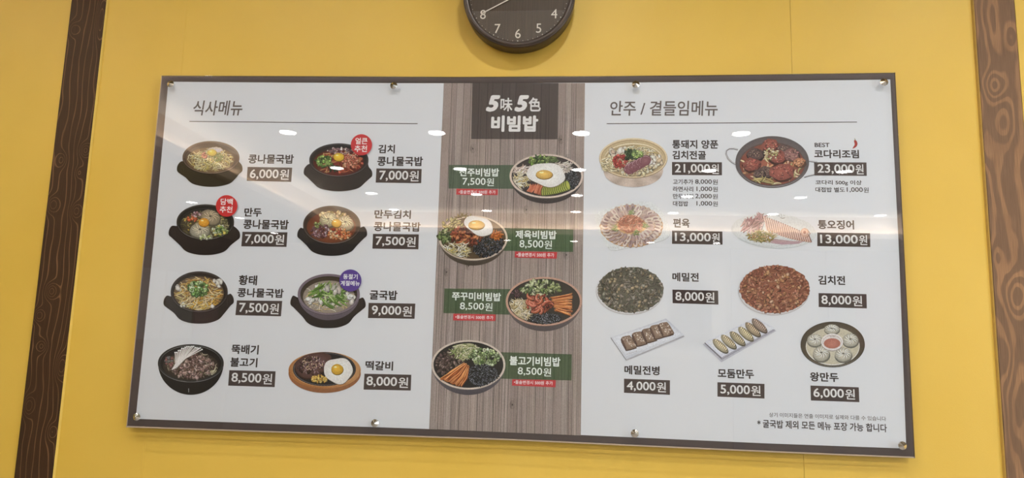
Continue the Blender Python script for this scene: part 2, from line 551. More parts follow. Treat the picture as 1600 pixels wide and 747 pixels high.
for k in range(60):
    a = math.radians(6 * k)
    r = .0015 if k % 5 == 0 else .0009
    vs = [dots.verts.new((RD * math.sin(a) + r * math.cos(t * math.pi / 4), CFY - .0004, RD * math.cos(a) + r * math.sin(t * math.pi / 4))) for t in range(8)]
    dots.faces.new(vs)
tag(put('minute_dots', bm_mesh('minute_dots', dots), M_CREAM, clock), kind='stuff')


def glyphs(body, bold=0.0, res=3):
    c = bpy.data.curves.new('lettering', 'FONT')
    c.body = body; c.size = 1.0; c.resolution_u = res
    o = bpy.data.objects.new('lettering', c)
    COL.objects.link(o)
    dg = bpy.context.evaluated_depsgraph_get()
    me = bpy.data.meshes.new_from_object(o.evaluated_get(dg))
    vs = [(v.co.x, v.co.y) for v in me.vertices]
    fs = [tuple(p.vertices) for p in me.polygons]
    bpy.data.objects.remove(o); bpy.data.curves.remove(c); bpy.data.meshes.remove(me)
    return vs, fs


NR = RD * .845
for k in range(1, 13):
    vs, fs = glyphs(str(k))
    xs = [v[0] for v in vs]; zs = [v[1] for v in vs]
    h = .0245; s = h / (max(zs) - min(zs)); mx_, mz_ = (max(xs) + min(xs)) / 2, (max(zs) + min(zs)) / 2
    a = math.radians(30 * k)
    V = [((v[0] - mx_) * s * .95 + NR * math.sin(a), CFY - .0006, (v[1] - mz_) * s + NR * math.cos(a)) for v in vs]
    V2, F2 = [], []
    for (ox, oz) in ((0, 0),):
        b0 = len(V2)
        V2 += [(x + ox, y - abs(ox) * .1 - abs(oz) * .2, z + oz) for x, y, z in V]
        F2 += [tuple(i + b0 for i in f) for f in fs]
    put('numeral', mesh('numeral', V2, F2), M_CREAM, clock)


def hand(name, ang, L, w0, w1, tail, y, mat):
    a = math.radians(ang)
    u = Vector((math.sin(a), 0, math.cos(a))); n = Vector((math.cos(a), 0, -math.sin(a)))
    bm = bmesh.new()
    pts = [u * -tail - n * w0, u * -tail + n * w0, u * L + n * w1, u * L - n * w1]
    vf = [bm.verts.new(p + Vector((0, y, 0))) for p in pts]
    vb = [bm.verts.new(p + Vector((0, y + .0008, 0))) for p in pts]
    bm.faces.new(vf); bm.faces.new(vb[::-1])
    for i in range(4): bm.faces.new((vf[i], vb[i], vb[(i + 1) % 4], vf[(i + 1) % 4]))
    return put(name, bm_mesh(name, bm), mat, clock)


tip = at(751.5, 21.5, CFY - .003)
ang8 = math.degrees(math.atan2(tip.x - ccx, tip.z - ccz))
hand('minute_hand', ang8, math.hypot(tip.x - ccx, tip.z - ccz), .0016, .0011, .02, CFY - .003, M_CREAM)
hand('hour_hand', 55, RD * .55, .0022, .0016, .018, CFY - .0019, M_CREAM)
hb_ = lathe([(0, CFY - .0045), (.004, CFY - .0045), (.005, CFY - .001), (0, CFY - .001)], 24)
put('hand_hub', bm_mesh('hand_hub', hb_), M_CREAM, clock)
put('cover_glass', bm_mesh('cover_glass', lathe([(0, CFY - .0062), (RF + .0005, CFY - .0062)], 64)), M_ACR, clock)
# make the glass face the room
for o in COL.objects:
    if o.name.startswith('cover_glass'):
        me = o.data
        if me.polygons[0].normal.y > 0: me.flip_normals()
win = box('added_window_1', X1 - .03, X1 - .001, -5.75, -1.05, .35, 2.65, plain('added_pane_frost', (.75, .8, .85, 1), .3)); tag(win, kind='structure')  # added pane and frames, out of view, dressing the fill light
for (ya, yb) in ((-5.8, -5.72), (-4.2, -4.12), (-2.65, -2.57), (-1.08, -1.0)):
    box('added_window_frame', X1 - .045, X1 - .002, ya, yb, .3, 2.7, M_CREAM, win)
wo.location = (X1 - .06, -3.4, 1.5)

# ------------------------------------------------------------------ the menu board
YP = 0.0095                        # plane of the printed sheet (front of the acrylic is y = 0)
board = empty('menu_board', at(820, 400, 0))
tag(board, 'large framed restaurant menu board under clear acrylic with dish pictures and prices', 'menu board')
BO = board.location.copy()


def loc(p):
    return (p.x - BO.x, p.y - BO.y, p.z - BO.z)


def outline(name, top, bottom, y0, y1, mat, parent=board):
    """slab whose top and bottom edges follow measured points (both run left to right)"""
    T = [at(*p, y=y0) for p in top]; B = [at(*p, y=y0) for p in bottom][::-1]
    ring_ = T + B
    bm = bmesh.new()
    a = [bm.verts.new(loc(Vector((p.x, y0, p.z)))) for p in ring_]
    b = [bm.verts.new(loc(Vector((p.x, y1, p.z)))) for p in ring_]
    bm.faces.new(a); bm.faces.new(b[::-1])
    n = len(a)
    for i in range(n): bm.faces.new((a[i], b[i], b[(i + 1) % n], a[(i + 1) % n]))
    return put(name, bm_mesh(name, bm), mat, parent)


TOP = [(252, 118), (400, 118.5), (560, 119.2), (720, 119.9), (800, 119.4), (940, 118.7), (1100, 117.2), (1300, 114.6), (1399, 113.3)]
BOT = [(197, 668), (400, 675.2), (600, 681.5), (800, 688.3), (1000, 697.8), (1200, 706.8), (1330, 712.4), (1430, 716.2)]


def shift(pts, dy, l=0, r=0):
    n = len(pts)
    return [(x + l * (1 - i / (n - 1)) - r * (i / (n - 1)), y + dy) for i, (x, y) in enumerate(pts)]


outline('acrylic_sheet', TOP, BOT, 0.0, .0045, M_ACR)
outline('backing_panel', shift(TOP, 1.4, 1.2, 1.6), shift(BOT, -2.2, 1.0, 1.6), .0105, .020, M_BACK)


def strip_px(name, pts, w0, w1, y, mat, vert=False):
    v, f = [], []
    for (x, y_) in pts:
        a = at(x + (w0 if vert else 0), y_ + (0 if vert else w0), y)
        b = at(x + (w1 if vert else 0), y_ + (0 if vert else w1), y)
        v += [loc(a), loc(b)]
    for i in range(len(pts) - 1): f.append((2 * i, 2 * i + 1, 2 * i + 3, 2 * i + 2))
    return put(name, mesh(name, v, f), mat, board)


strip_px('acrylic_edge', BOT, -2.4, -.2, -.0003, M_EDGE_LIT)
strip_px('acrylic_edge', TOP, .2, 1.7, -.0003, M_EDGE_SHADED)
strip_px('acrylic_edge', [(252, 118), (197, 668)], .2, 1.3, -.0003, M_EDGE_LIT, True)
strip_px('acrylic_edge', [(1399, 113.3), (1430, 716.2)], -2.0, -.2, -.0003, M_EDGE_SHADED, True)
# standoffs between wall and board
for p in ((262, 133), (1383, 129), (215, 652), (1410, 696)):
    q = at(*p, y=.02)
    bm = lathe([(.008, -.0045), (.008, .0095)], 16)
    put('standoff', bm_mesh('standoff', bm, True), M_CHROME, board, (q.x - BO.x, .0245 - BO.y, q.z - BO.z)).scale = (1, .7, 1)


# --- drawing on the printed sheet ---------------------------------------------------------
class Art:
    """flat printed shapes, each later shape a hair in front of the one before"""
    z = 0.0

    def __init__(self, base=0.0):
        self.v, self.c, self.f = [], [], []
        Art.z = max(Art.z, 0) if base is None else base

    def _p(self, x, y):
        q = at(x, y, YP)
        return (q.x - BO.x, YP - BO.y - Art.z, q.z - BO.z)

    def step(self):
        Art.z += 0.9e-6

    def poly(self, pts, col, cols=None):
        self.step()
        b = len(self.v)
        for i, p in enumerate(pts):
            self.v.append(self._p(*p)); self.c.append(pc(cols[i] if cols else col))
        self.f.append(tuple(range(b, b + len(pts))))

    def fan(self, pts, cin, cout=None, ctr=None):
        self.step()
        b = len(self.v)
        cx = sum(p[0] for p in pts) / len(pts) if ctr is None else ctr[0]
        cy = sum(p[1] for p in pts) / len(pts) if ctr is None else ctr[1]
        self.v.append(self._p(cx, cy)); self.c.append(pc(cin))
        n = len(pts)
        for i, p in enumerate(pts):
            self.v.append(self._p(*p))
            self.c.append(pc(cout[i] if isinstance(cout, list) else (cout or cin)))
        for i in range(n): self.f.append((b, b + 1 + i, b + 1 + (i + 1) % n))

    def ell(self, cx, cy, rx, ry, c, c2=None, rot=0, n=None, irr=0, ctr=None, a0=0):
        n = n or max(8, min(56, int(6 + rx * 1.4)))
        ca, sa = math.cos(math.radians(rot)), math.sin(math.radians(rot))
        pts = []
        for i in range(n):
            t = 2 * math.pi * i / n
            k = 1 + (rnd.uniform(-irr, irr) if irr else 0)
            x, y = rx * k * math.cos(t), ry * k * math.sin(t)
            pts.append((cx + x * ca - y * sa, cy + x * sa + y * ca))
        self.fan(pts, c, c2, ctr)

    def arc(self, cx, cy, rx, ry, t0, t1, w, c, n=30, c2=None):
        pts = [(cx + rx * math.cos(math.radians(t0 + (t1 - t0) * i / n)), cy + ry * math.sin(math.radians(t0 + (t1 - t0) * i / n))) for i in range(n + 1)]
        self.rib(pts, w, c, taper=True)

    def rib(self, pts, w, c, taper=False, c2=None):
        self.step()
        b = len(self.v); n = len(pts)
        for i, (x, y) in enumerate(pts):
            x0, y0 = pts[max(0, i - 1)]; x1, y1 = pts[min(n - 1, i + 1)]
            dx, dy = x1 - x0, y1 - y0
            L = math.hypot(dx, dy) or 1
            k = w / 2
            if taper: k *= max(.25, math.sin(math.pi * (i + .3) / (n - .4)))
            nx, ny = -dy / L * k, dx / L * k
            cc = c if c2 is None else tuple(c[j] + (c2[j] - c[j]) * i / (n - 1) for j in range(3))
            self.v += [self._p(x + nx, y + ny), self._p(x - nx, y - ny)]
            self.c += [pc(cc), pc(cc)]
        for i in range(n - 1): self.f.append((b + 2 * i, b + 2 * i + 1, b + 2 * i + 3, b + 2 * i + 2))

    def build(self, name, parent, mat=None, label=None, kind=None):
        me = mesh(name, self.v, self.f)
        ca = me.color_attributes.new('ink', 'FLOAT_COLOR', 'POINT')
        flat = []
        for c in self.c: flat.extend(c)
        ca.data.foreach_set('color', flat)
        o = put(name, me, mat or M_INK, parent)
        tag(o, label, kind=kind)
        return o


def jit(c, a):
    k = rnd.uniform(-a, a)
    return tuple(max(0, min(255, v + k + rnd.uniform(-a, a) * .25)) for v in c)


def pick(pal, a=10):
    return jit(rnd.choice(pal), a)


def dk(c, k): return tuple(v * k for v in c)


def inel(cx, cy, rx, ry, k=1.0):
    while True:
        x, y = rnd.uniform(-1, 1), rnd.uniform(-1, 1)
        if x * x + y * y <= 1: return cx + x * rx * k, cy + y * ry * k


def clampel(x, y, E):
    if E is None: return x, y
    cx, cy, rx, ry = E
    d = math.hypot((x - cx) / rx, (y - cy) / ry)
    if d > 1: return cx + (x - cx) / d, cy + (y - cy) / d
    return x, y


def noodles(A, reg, n, L, w, pal, ang=None, spread=180, curl=.5, clip=None, outline_=True):
    for _ in range(n):
        x, y = inel(*reg)
        a = math.radians((ang if ang is not None else 0) + rnd.uniform(-spread, spread))
        pts = []
        k = rnd.uniform(-curl, curl)
        x -= math.cos(a) * L / 2; y -= math.sin(a) * L * .35
        for i in range(6):
            pts.append(clampel(x, y, clip))
            x += math.cos(a) * L / 5; y += math.sin(a) * L / 5 * .72
            a += k
        c = pick(pal)
        if outline_: A.rib([(p[0] + .3, p[1] + .4) for p in pts], w * 1.5, dk(c, .55), True)
        A.rib(pts, w, c, True)


def chunks(A, reg, n, s, pal, asp=.7, irr=.22, hl=True, a=12, clip=None):
    for _ in range(n):
        x, y = clampel(*inel(*reg), clip)
        r = s * rnd.uniform(.6, 1.2)
        rot = rnd.uniform(0, 180)
        c = pick(pal, a)
        A.ell(x + .3, y + .5, r * 1.1, r * asp * 1.1, dk(c, .5), rot=rot, n=9, irr=irr)
        A.ell(x, y, r, r * asp, tuple(min(255, v * 1.12) for v in c), dk(c, .85), rot=rot, n=9, irr=irr)
        if hl and rnd.random() < .5:
            A.ell(x - r * .2, y - r * .25, r * .28, r * .16, tuple(min(255, v * 1.1 + 45) for v in c), rot=rot, n=6)


def specks(A, reg, n, s, pal, a=10):
    for _ in range(n):
        x, y = inel(*reg)
        A.ell(x, y, s * rnd.uniform(.6, 1.3), s * .6 * rnd.uniform(.6, 1.2), pick(pal, a), rot=rnd.uniform(0, 180), n=5)


def rings(A, reg, n, s, pal):          # chopped spring onion
    for _ in range(n):
        x, y = inel(*reg)
        r = s * rnd.uniform(.6, 1.15); c = pick(pal, 14); rot = rnd.uniform(0, 180)
        A.ell(x + .2, y + .4, r * 1.15, r * .95, dk(c, .45), rot=rot, n=9)
        A.ell(x, y, r, r * .75, c, rot=rot, n=9)
        A.ell(x, y, r * .45, r * .32, tuple(min(255, v * 1.25 + 25) for v in c) if rnd.random() < .6 else dk(c, .5), rot=rot, n=7)


def leaves(A, reg, n, s, pal):
    for _ in range(n):
        x, y = inel(*reg)
        r = s * rnd.uniform(.6, 1.2); rot = rnd.uniform(0, 360); c = pick(pal, 16)
        A.ell(x + .3, y + .5, r * 1.1, r * .6, dk(c, .4), rot=rot, n=10, irr=.28)
        A.ell(x, y, r, r * .5, c, dk(c, .78), rot=rot, n=10, irr=.28)
        ca, sa = math.cos(math.radians(rot)), math.sin(math.radians(rot))
        A.rib([(x - ca * r * .7, y - sa * r * .7), (x, y), (x + ca * r * .7, y + sa * r * .7)], .35, tuple(min(255, v * 1.2 + 20) for v in c), True)


def smooth(pts, per=5):
    out = []
    n = len(pts)
    for i in range(n):
        p0, p1, p2, p3 = pts[i - 1], pts[i], pts[(i + 1) % n], pts[(i + 2) % n]
        for k in range(per):
            t = k / per
            out.append(tuple(.5 * (2 * p1[j] + (p2[j] - p0[j]) * t + (2 * p0[j] - 5 * p1[j] + 4 * p2[j] - p3[j]) * t * t + (3 * p1[j] - p0[j] - 3 * p2[j] + p3[j]) * t ** 3) for j in (0, 1)))
    return out


def yolk(A, x, y, rx, ry, c=(238, 176, 50)):
    A.ell(x + .4, y + .9, rx * 1.06, ry * 1.06, dk(c, .55), n=18)
    A.ell(x, y, rx, ry, tuple(min(255, v * 1.08 + 8) for v in c), dk(c, .86), n=20, ctr=(x - rx * .2, y - ry * .3))
    A.ell(x - rx * .3, y - ry * .42, rx * .28, ry * .15, (255, 236, 170), n=8)


def dumpling(A, x, y, rx, ry, c=(206, 196, 170), rot=0):
    A.ell(x + .5, y + ry * .22, rx * 1.06, ry * 1.02, dk(c, .5), rot=rot, n=22)
    A.ell(x, y, rx, ry, tuple(min(255, v * 1.08) for v in c), dk(c, .72), rot=rot, n=24, irr=.03, ctr=(x - rx * .15, y - ry * .3))
    for k in range(11):
        a = 2 * math.pi * k / 11 + rnd.uniform(-.15, .15)
        p = []
        for i in range(5):
            t = .12 + .75 * i / 4
            aa = a + t * .9
            p.append((x + rx * t * math.cos(aa), y - ry * .12 + ry * t * math.sin(aa) * .92))
        A.rib(p, 1.5, dk(c, .5), True)
        A.rib([(q[0] + .6, q[1] - .4) for q in p], 1.0, tuple(min(255, v * 1.2 + 6) for v in c), True)
    A.ell(x, y - ry * .14, rx * .14, ry * .12, dk(c, .45), n=8)


def vessel_pot(A, cx, cy, rx, ry, by, xl, yl, xr, yr, body=(40, 35, 33), rim=(60, 54, 52), inner=(38, 32, 30), hi=(104, 98, 96)):
    ey = by - (by - max(yl, yr)) * .19
    em = max(yl, yr) + (by - max(yl, yr)) * .52
    pts = smooth([(cx - rx * .80, cy + ry * .1), (cx - rx * .97, cy + ry * .22), (xl + 5, yl - 9), (xl + .5, yl - 3), (xl, yl + 5), (xl + 5, yl + 10), (cx - rx * .89, em), (cx - rx * .68, ey), (cx - rx * .36, by - 1.4), (cx, by),
                  (cx + rx * .36, by - 1.4), (cx + rx * .68, ey), (cx + rx * .89, em), (xr - 5, yr + 10), (xr, yr + 5), (xr - .5, yr - 3), (xr - 5, yr - 9), (cx + rx * .97, cy + ry * .22), (cx + rx * .80, cy + ry * .1)], 6)
    cols = []
    for (x, y) in pts:
        t = max(0, min(1, (y - cy) / (by - cy)))
        cols.append(tuple(body[j] * (1.12 - .3 * t) for j in range(3)))
    A.fan(pts, body, cols, (cx, cy + (by - cy) * .45))
    for sx_, ex, eyy in ((1, xl, yl), (-1, xr, yr)):
        for k in range(3):
            x = ex + sx_ * (3.2 + 2.3 * k)
            A.rib([(x, eyy - 5 + k), (x + sx_ * .3, eyy + 2), (x + sx_ * .8, eyy + 8 + k * .6)], 1.1, dk(body, .55), True)
            A.rib([(x + sx_ * 1.0, eyy - 5 + k), (x + sx_ * 1.3, eyy + 2), (x + sx_ * 1.8, eyy + 8 + k * .6)], .7, tuple(v * 1.55 for v in body), True)
    A.ell(cx, cy + 1.4, rx * 1.0, ry * 1.0, dk(body, .6))
    A.ell(cx, cy, rx, ry, rim)
    A.arc(cx, cy, rx - .9, ry - .9, 15, 170, 1.0, hi)
    A.arc(cx, cy, rx - 1.0, ry - .8, 190, 350, .8, dk(hi, .8))
    A.ell(cx, cy + .6, rx - 3.0, ry - 2.6, dk(inner, .8))
    A.ell(cx, cy + 1.4, rx - 4.2, ry - 3.8, inner)
    A.arc(cx, cy + 1.4, rx - 6.2, ry - 5.4, 200, 340, .6, dk(hi, .55))


def vessel_bowl(A, cx, cy, rx, ry, by, body=(62, 56, 54), rim=(205, 186, 166), inner=(52, 46, 44), rw=2.6):
    pts = [(cx - rx + .6, cy)]
    n = 26
    for i in range(1, n):
        t = math.pi * i / n
        pts.append((cx - rx * math.cos(t) * (1 - .10 * math.sin(t)), cy + (by - cy) * math.sin(t) ** .85))
    pts.append((cx + rx - .6, cy))
    cols = [tuple(body[j] * (1.15 - .35 * (p[1] - cy) / (by - cy)) for j in range(3)) for p in pts]
    A.fan(pts, body, cols, (cx, cy + 2))
    A.ell(cx, cy + .9, rx, ry, dk(rim, .6))
    A.ell(cx, cy, rx, ry, rim)
    A.arc(cx, cy, rx - .8, ry - .8, 20, 160, .7, tuple(min(255, v * 1.12) for v in rim))
    A.ell(cx, cy, rx - rw, ry - rw * .85, dk(inner, .8))
    A.ell(cx, cy + .8, rx - rw - .8, ry - rw * .85 - .7, inner)


class Picture:
    def __init__(self, label, draw):
        A = Art(.0006)
        draw(A)
        self.o = A.build('food_picture', board, label=label)

    def layer(self, name, draw, label=None):
        z = Art.z
        A = Art(z)
        draw(A)
        A.build(name, self.o, label=label)
        return self


# --- lettering ------------------------------------------------------------------------------
_cache = {}
INK = (56, 45, 41)


def slope_at(px, py):
    a = at(px, py, YP); b = a + Vector((.1, 0, 0))
    def proj(w):
        q = ROT.transposed() @ (w - CAM)
        return 800 + F_PX * q.x / -q.z, 373.5 - F_PX * q.y / -q.z
    (x0, y0), (x1, y1) = proj(a), proj(b)
    return (y1 - y0) / (x1 - x0)


def text(body, x0, x1, y0, y1, col=INK, bold=.030, name='dish_name', parent=None, z=.00012, label=None, shear=0.0):
    """ink box measured on the photograph: x0..x1, y0..y1"""
    cx_, cy_ = (x0 + x1) / 2, (y0 + y1) / 2
    sl = slope_at(cx_, cy_)
    hpx = (y1 - y0) - abs(sl) * (x1 - x0)
    key = (body, 3)
    if key not in _cache: _cache[key] = glyphs(body)
    vs, fs = _cache[key]
    mnx, mxx = min(v[0] for v in vs), max(v[0] for v in vs)
    mny, mxy = min(v[1] for v in vs), max(v[1] for v in vs)
    L, R = at(x0, cy_ - sl * (cx_ - x0), YP), at(x1, cy_ + sl * (x1 - cx_), YP)
    T, B = at(cx_, cy_ - hpx / 2, YP), at(cx_, cy_ + hpx / 2, YP)
    W, H = R.x - L.x, T.z - B.z
    c = at(cx_, cy_, YP)
    sx_, sz_ = W / (mxx - mnx + 2 * bold), H / (mxy - mny + 2 * bold)
    offs = [(0, 0)]
    if bold:
        offs = [(math.cos(a) * bold, math.sin(a) * bold) for a in [k * math.pi / 4 for k in range(8)]] + [(0, 0)]
    V, Fc = [], []
    for k, (ox, oy) in enumerate(offs):
        b = len(V)
        for (x, y) in vs:
            yy = (y + oy - (mny + mxy) / 2) * sz_
            xx = (x + ox - (mnx + mxx) / 2) * sx_ + shear * yy
            V.append((c.x + xx - BO.x, YP - BO.y - z - k * 1.5e-6, c.z + yy - BO.z))
        Fc += [tuple(i + b for i in f) for f in fs]
    me = mesh(name, V, Fc)
    o = put(name, me, ink_mat(col), parent or board)
    return tag(o, label)


_inks = {}


def ink_mat(col, alpha=None):
    k = (tuple(col), alpha)
    if k not in _inks:
        if alpha is None: _inks[k] = plain('ink_%d' % len(_inks), pc(col), .7, spec=.1)
        else: _inks[k] = tint_mat('ink_tint_%d' % len(_inks), pc(col), alpha)
    return _inks[k]


def quad(name, pts, col, parent=None, z=.00008, alpha=None, label=None):
    V = []
    for p in pts:
        q = at(p[0], p[1], YP)
        V.append((q.x - BO.x, YP - BO.y - z, q.z - BO.z))
    o = put(name, mesh(name, V, [tuple(range(len(V)))]), ink_mat(col, alpha), parent or board)
    return tag(o, label)


# --- sheet of paper and printed wood panel -------------------------------------------------
quad('printed_sheet', [(263, 127.6), (440, 129), (640, 130), (800, 130), (1000, 128.8), (1200, 127), (1391, 124.2), (1405, 400), (1416, 701), (1200, 693), (1000, 684), (800, 675), (600, 668), (400, 661.5), (212, 654.5), (240, 380)],
     (214, 213, 210), z=0.0)
WHITE_INK = (222, 217, 208)
A = Art(.00001)
xt = [693.5, 706, 714, 725, 736, 749, 762, 770, 785, 797, 806, 820, 834, 846, 858, 872, 884, 893, 900, 914]
xb = [670.5, 683, 692, 704, 716, 730, 744, 753, 769, 782, 792, 807, 822, 835, 848, 863, 876, 886, 893, 907.5]
base = [(146, 128, 116), (134, 116, 104), (154, 137, 126), (128, 110, 98), (142, 124, 110), (150, 130, 116), (137, 119, 106)]


def wx(i, t): return xt[i] + (xb[i] - xt[i]) * t
wood_parent = None
PY0, PY1 = (lambda x: 129.9 - max(0, (x - 800)) * .0), (lambda x: 670.5 + (x - 670) * .042)
planks = []
for i in range(len(xt) - 1):
    A = Art(.00001)
    c0 = tuple((a_ + b__) / 2 + 9 for a_, b__ in zip(jit(base[i % len(base)], 3), (150, 134, 124)))
    for s_ in range(10):
        t0, t1 = s_ / 10, (s_ + 1) / 10
        c = jit(c0, 3)
        def P(i_, t, e=0):
            x = wx(i_, t) + e
            ya, yb2 = PY0(x), PY1(x)
            return (x, ya + (yb2 - ya) * t)
        A.poly([P(i, t0), P(i + 1, t0), P(i + 1, t1), P(i, t1)], c)
    for g in range(44):
        u = rnd.random(); t0 = rnd.random() * .9; L = rnd.uniform(.06, .4)
        pts = []
        for k in range(7):
            t = min(1, t0 + L * k / 6)
            x = wx(i, t) + (wx(i + 1, t) - wx(i, t)) * min(.97, max(.03, u + .03 * math.sin(k + u * 9)))
            ya, yb2 = PY0(x), PY1(x)
            pts.append((x, ya + (yb2 - ya) * t))
        A.rib(pts, rnd.uniform(.3, .75), dk(c0, rnd.choice([.68, .76, .84, 1.16, 1.24, 1.1, .9])), True)
    A.rib([P(i, k / 8, .3) for k in range(9)], rnd.uniform(.4, .9), dk(c0, rnd.choice([.5, .6, .75])))
    if i % 3 == 1 or i in (11, 15):
        for kk in range(2):
            t = rnd.random() * .8 + .15
            x = wx(i, t) + (wx(i + 1, t) - wx(i, t)) * .5; y = PY0(x) + (PY1(x) - PY0(x)) * t
            for r in (5, 3.6, 2.2): A.arc(x, y, r * .75, r * 1.3, 0, 359, .6, dk(c0, .62))
            A.ell(x, y, 1.2, 1.6, dk(c0, .5), n=8)
    if wood_parent is None:
        wood_parent = quad('printed_wood_panel', [(693.5, 129.9), (914, 129.9), (907.5, 680.6), (670.5, 670.5)], (132, 114, 102), z=.000008)
    A.build('plank', wood_parent, M_WOODINK if 'M_WOODINK' in globals() else globals().setdefault('M_WOODINK', print_mat('printed_wood_ink', .16, 500)))

tb = quad('title_box', [(738.2, 129.9), (872, 129.9), (870.5, 217.7), (736.3, 217.2)], (70, 60, 58), z=.0004, alpha=.60)
text('5', 762, 779.7, 148.8, 174.7, WHITE_INK, .05, 'lettering', tb, .00045, shear=.25)
text('味', 782, 800.7, 152.8, 174, WHITE_INK, .018, 'lettering', tb, .00045)
text('5', 806.5, 824.7, 148.8, 174.7, WHITE_INK, .05, 'lettering', tb, .00045, shear=.25)
text('色', 826, 845, 152.2, 174.3, WHITE_INK, .025, 'lettering', tb, .00045)
text('비빔밥', 767.3, 840.8, 180.5, 206.2, WHITE_INK, .045, 'lettering', tb, .00045)

# section titles and rules
text('식사메뉴', 302, 379, 157, 180.5, (92, 80, 74), .013, 'section_title', shear=.08)
text('안주 / 곁들임메뉴', 952.7, 1121, 157.5, 181, (98, 86, 80), .012, 'section_title', shear=.05)
quad('rule_line', [(296, 189.2), (652.5, 192.7), (652.5, 193.9), (296, 190.3)], (66, 56, 52))
quad('rule_line', [(948, 192.7), (1339, 190.2), (1339, 191.4), (948, 193.9)], (66, 56, 52))

# --- dish names, price tags ---------------------------------------------------------------
TAG = (76, 62, 56)
def price(pr, col, b1, b2, name, parent=None, z=.00012):
    s_, x0, x1, y0, y1 = pr
    f0, f1 = (.80, .825) if len(s_) > 6 else (.735, .765)
    w = x1 - x0; sl = slope_at((x0 + x1) / 2, (y0 + y1) / 2)
    h = (y1 - y0) - abs(sl) * w
    for tx, a, b, bb in ((s_[:-1], x0, x0 + w * f0, b1), (s_[-1], x0 + w * f1, x1, b2)):
        cy_ = (y0 + y1) / 2 + sl * ((a + b) / 2 - (x0 + x1) / 2)
        hh = h + abs(sl) * (b - a)
        text(tx, a, b, cy_ - hh / 2, cy_ + hh / 2, col, bb, name, parent, z)


TAGS = [  # name lines, tag quad, price
    ([('콩나물국밥', 388, 459, 241, 256)], [(386.9, 260.8), (456.6, 262), (455, 284.3), (385.5, 282.6)], ('6,000원', 390.4, 451.5, 264.4, 281)),
    ([('김치', 591, 617, 226, 239.8), ('콩나물국밥', 589.5, 660.7, 244.3, 259.8)], [(588.2, 263.2), (658.9, 264.1), (658, 286.3), (587, 285.4)], ('7,000원', 592.5, 654.3, 266.5, 283.5)),
    ([('만두', 381.7, 409, 324.7, 338.9), ('콩나물국밥', 380.2, 451, 342.7, 358.8)], [(378.9, 362.2), (449.2, 363.1), (447.6, 385.9), (377, 384.9)], ('7,000원', 382.5, 444, 366, 382.7)),
    ([('만두김치', 585, 642, 327.7, 342.2), ('콩나물국밥', 584, 657, 346.2, 362.2)], [(582.9, 365.5), (654.4, 366.3), (653.7, 389.7), (581.8, 388.6)], ('7,500원', 586.8, 649.5, 369.4, 386)),
    ([('황태', 373, 401.7, 429.8, 446), ('콩나물국밥', 370.9, 443.2, 449.7, 465.8)], [(370.2, 469.4), (441, 470.3), (439, 494.3), (367.8, 492.5)], ('7,500원', 373.5, 435.7, 473, 491.2)),
    ([('굴국밥', 577.5, 621, 453.2, 469.2)], [(576, 473.3), (649, 474.5), (647.7, 498.2), (575, 497)], ('9,000원', 580.8, 643.5, 477.2, 494.9)),
    ([('뚝배기', 361.7, 404.2, 538, 554.2), ('불고기', 359.8, 402.2, 558.2, 574.3)], [(358.3, 578.5), (430.7, 580.3), (429.2, 605), (356.5, 602.6)], ('8,500원', 361.7, 425.2, 582.2, 600.9)),
    ([('떡갈비', 571, 614.2, 563.5, 579.4)], [(569.5, 584), (642.7, 585.7), (641.8, 610.3), (568, 608.8)], ('8,000원', 572.5, 637.7, 587.8, 606.4)),
    ([('통돼지 양푼', 1050.2, 1122.2, 218.5, 232.6), ('김치전골', 1050.5, 1103, 235.4, 249.4)], [(1050, 253.2), (1128, 253.6), (1128, 274), (1050, 273.5)], ('21,000원', 1054.3, 1123.3, 256, 272)),
    ([('코다리조림', 1272, 1342, 233.8, 247.6)], [(1271.9, 253.6), (1353.8, 253.9), (1354.3, 274.9), (1272.5, 274.3)], ('23,000원', 1277.4, 1349.3, 256.4, 272.5)),
    ([('편육', 1051.7, 1077.7, 341.2, 356)], [(1050, 360.3), (1128.7, 361.8), (1129, 382.4), (1050, 381)], ('13,000원', 1054.5, 1124.5, 363.3, 379.7)),
    ([('통오징어', 1277.7, 1334.4, 343.5, 358.7)], [(1277, 363.3), (1359.5, 364.5), (1359.8, 386), (1277, 384.7)], ('13,000원', 1281.4, 1355, 366.4, 383.2)),
    ([('메밀전', 1050.5, 1091.7, 425.8, 440.4)], [(1050.7, 452.5), (1122, 454.3), (1122.5, 476), (1051, 473.8)], ('8,000원', 1055.2, 1116.2, 455.8, 472.9)),
    ([('김치전', 1278.4, 1320.4, 430.4, 445.6)], [(1279, 458), (1353.8, 459.7), (1354.4, 482), (1279.2, 479.8)], ('8,000원', 1283.4, 1347, 461.2, 478.6)),
    ([('메밀전병', 975.5, 1030.5, 570.7, 586.6)], [(975, 591.8), (1046.8, 594.3), (1046.8, 617), (975, 613.8)], ('4,000원', 979.3, 1040.5, 595.6, 613.2)),
    ([('모둠만두', 1121.3, 1178, 575.8, 592.2)], [(1121, 597.3), (1194.5, 600), (1194.5, 622.8), (1121, 619.8)], ('5,000원', 1125.6, 1188.3, 600.8, 619)),
    ([('왕만두', 1265.5, 1310.3, 581.3, 597.2)], [(1266.3, 602.5), (1341.8, 605.3), (1342.8, 628.5), (1267, 625.8)], ('6,000원', 1270.8, 1335.8, 606.3, 624.5)),
]
for lines, q, pr in TAGS:
    for l in lines: text(*l)
    t = quad('price_tag', q, TAG)
    price(pr, WHITE_INK, .017, .013, 'lettering', t)
for b_, y in (('고기추가', 280), ('라면사리', 291.3), ('만두사리', 302.6), ('대접밥', 314)):
    text(b_, 1051.5, 1083.2 if len(b_) == 4 else 1075.2, y, y + 8.4, bold=.018, name='side_note')
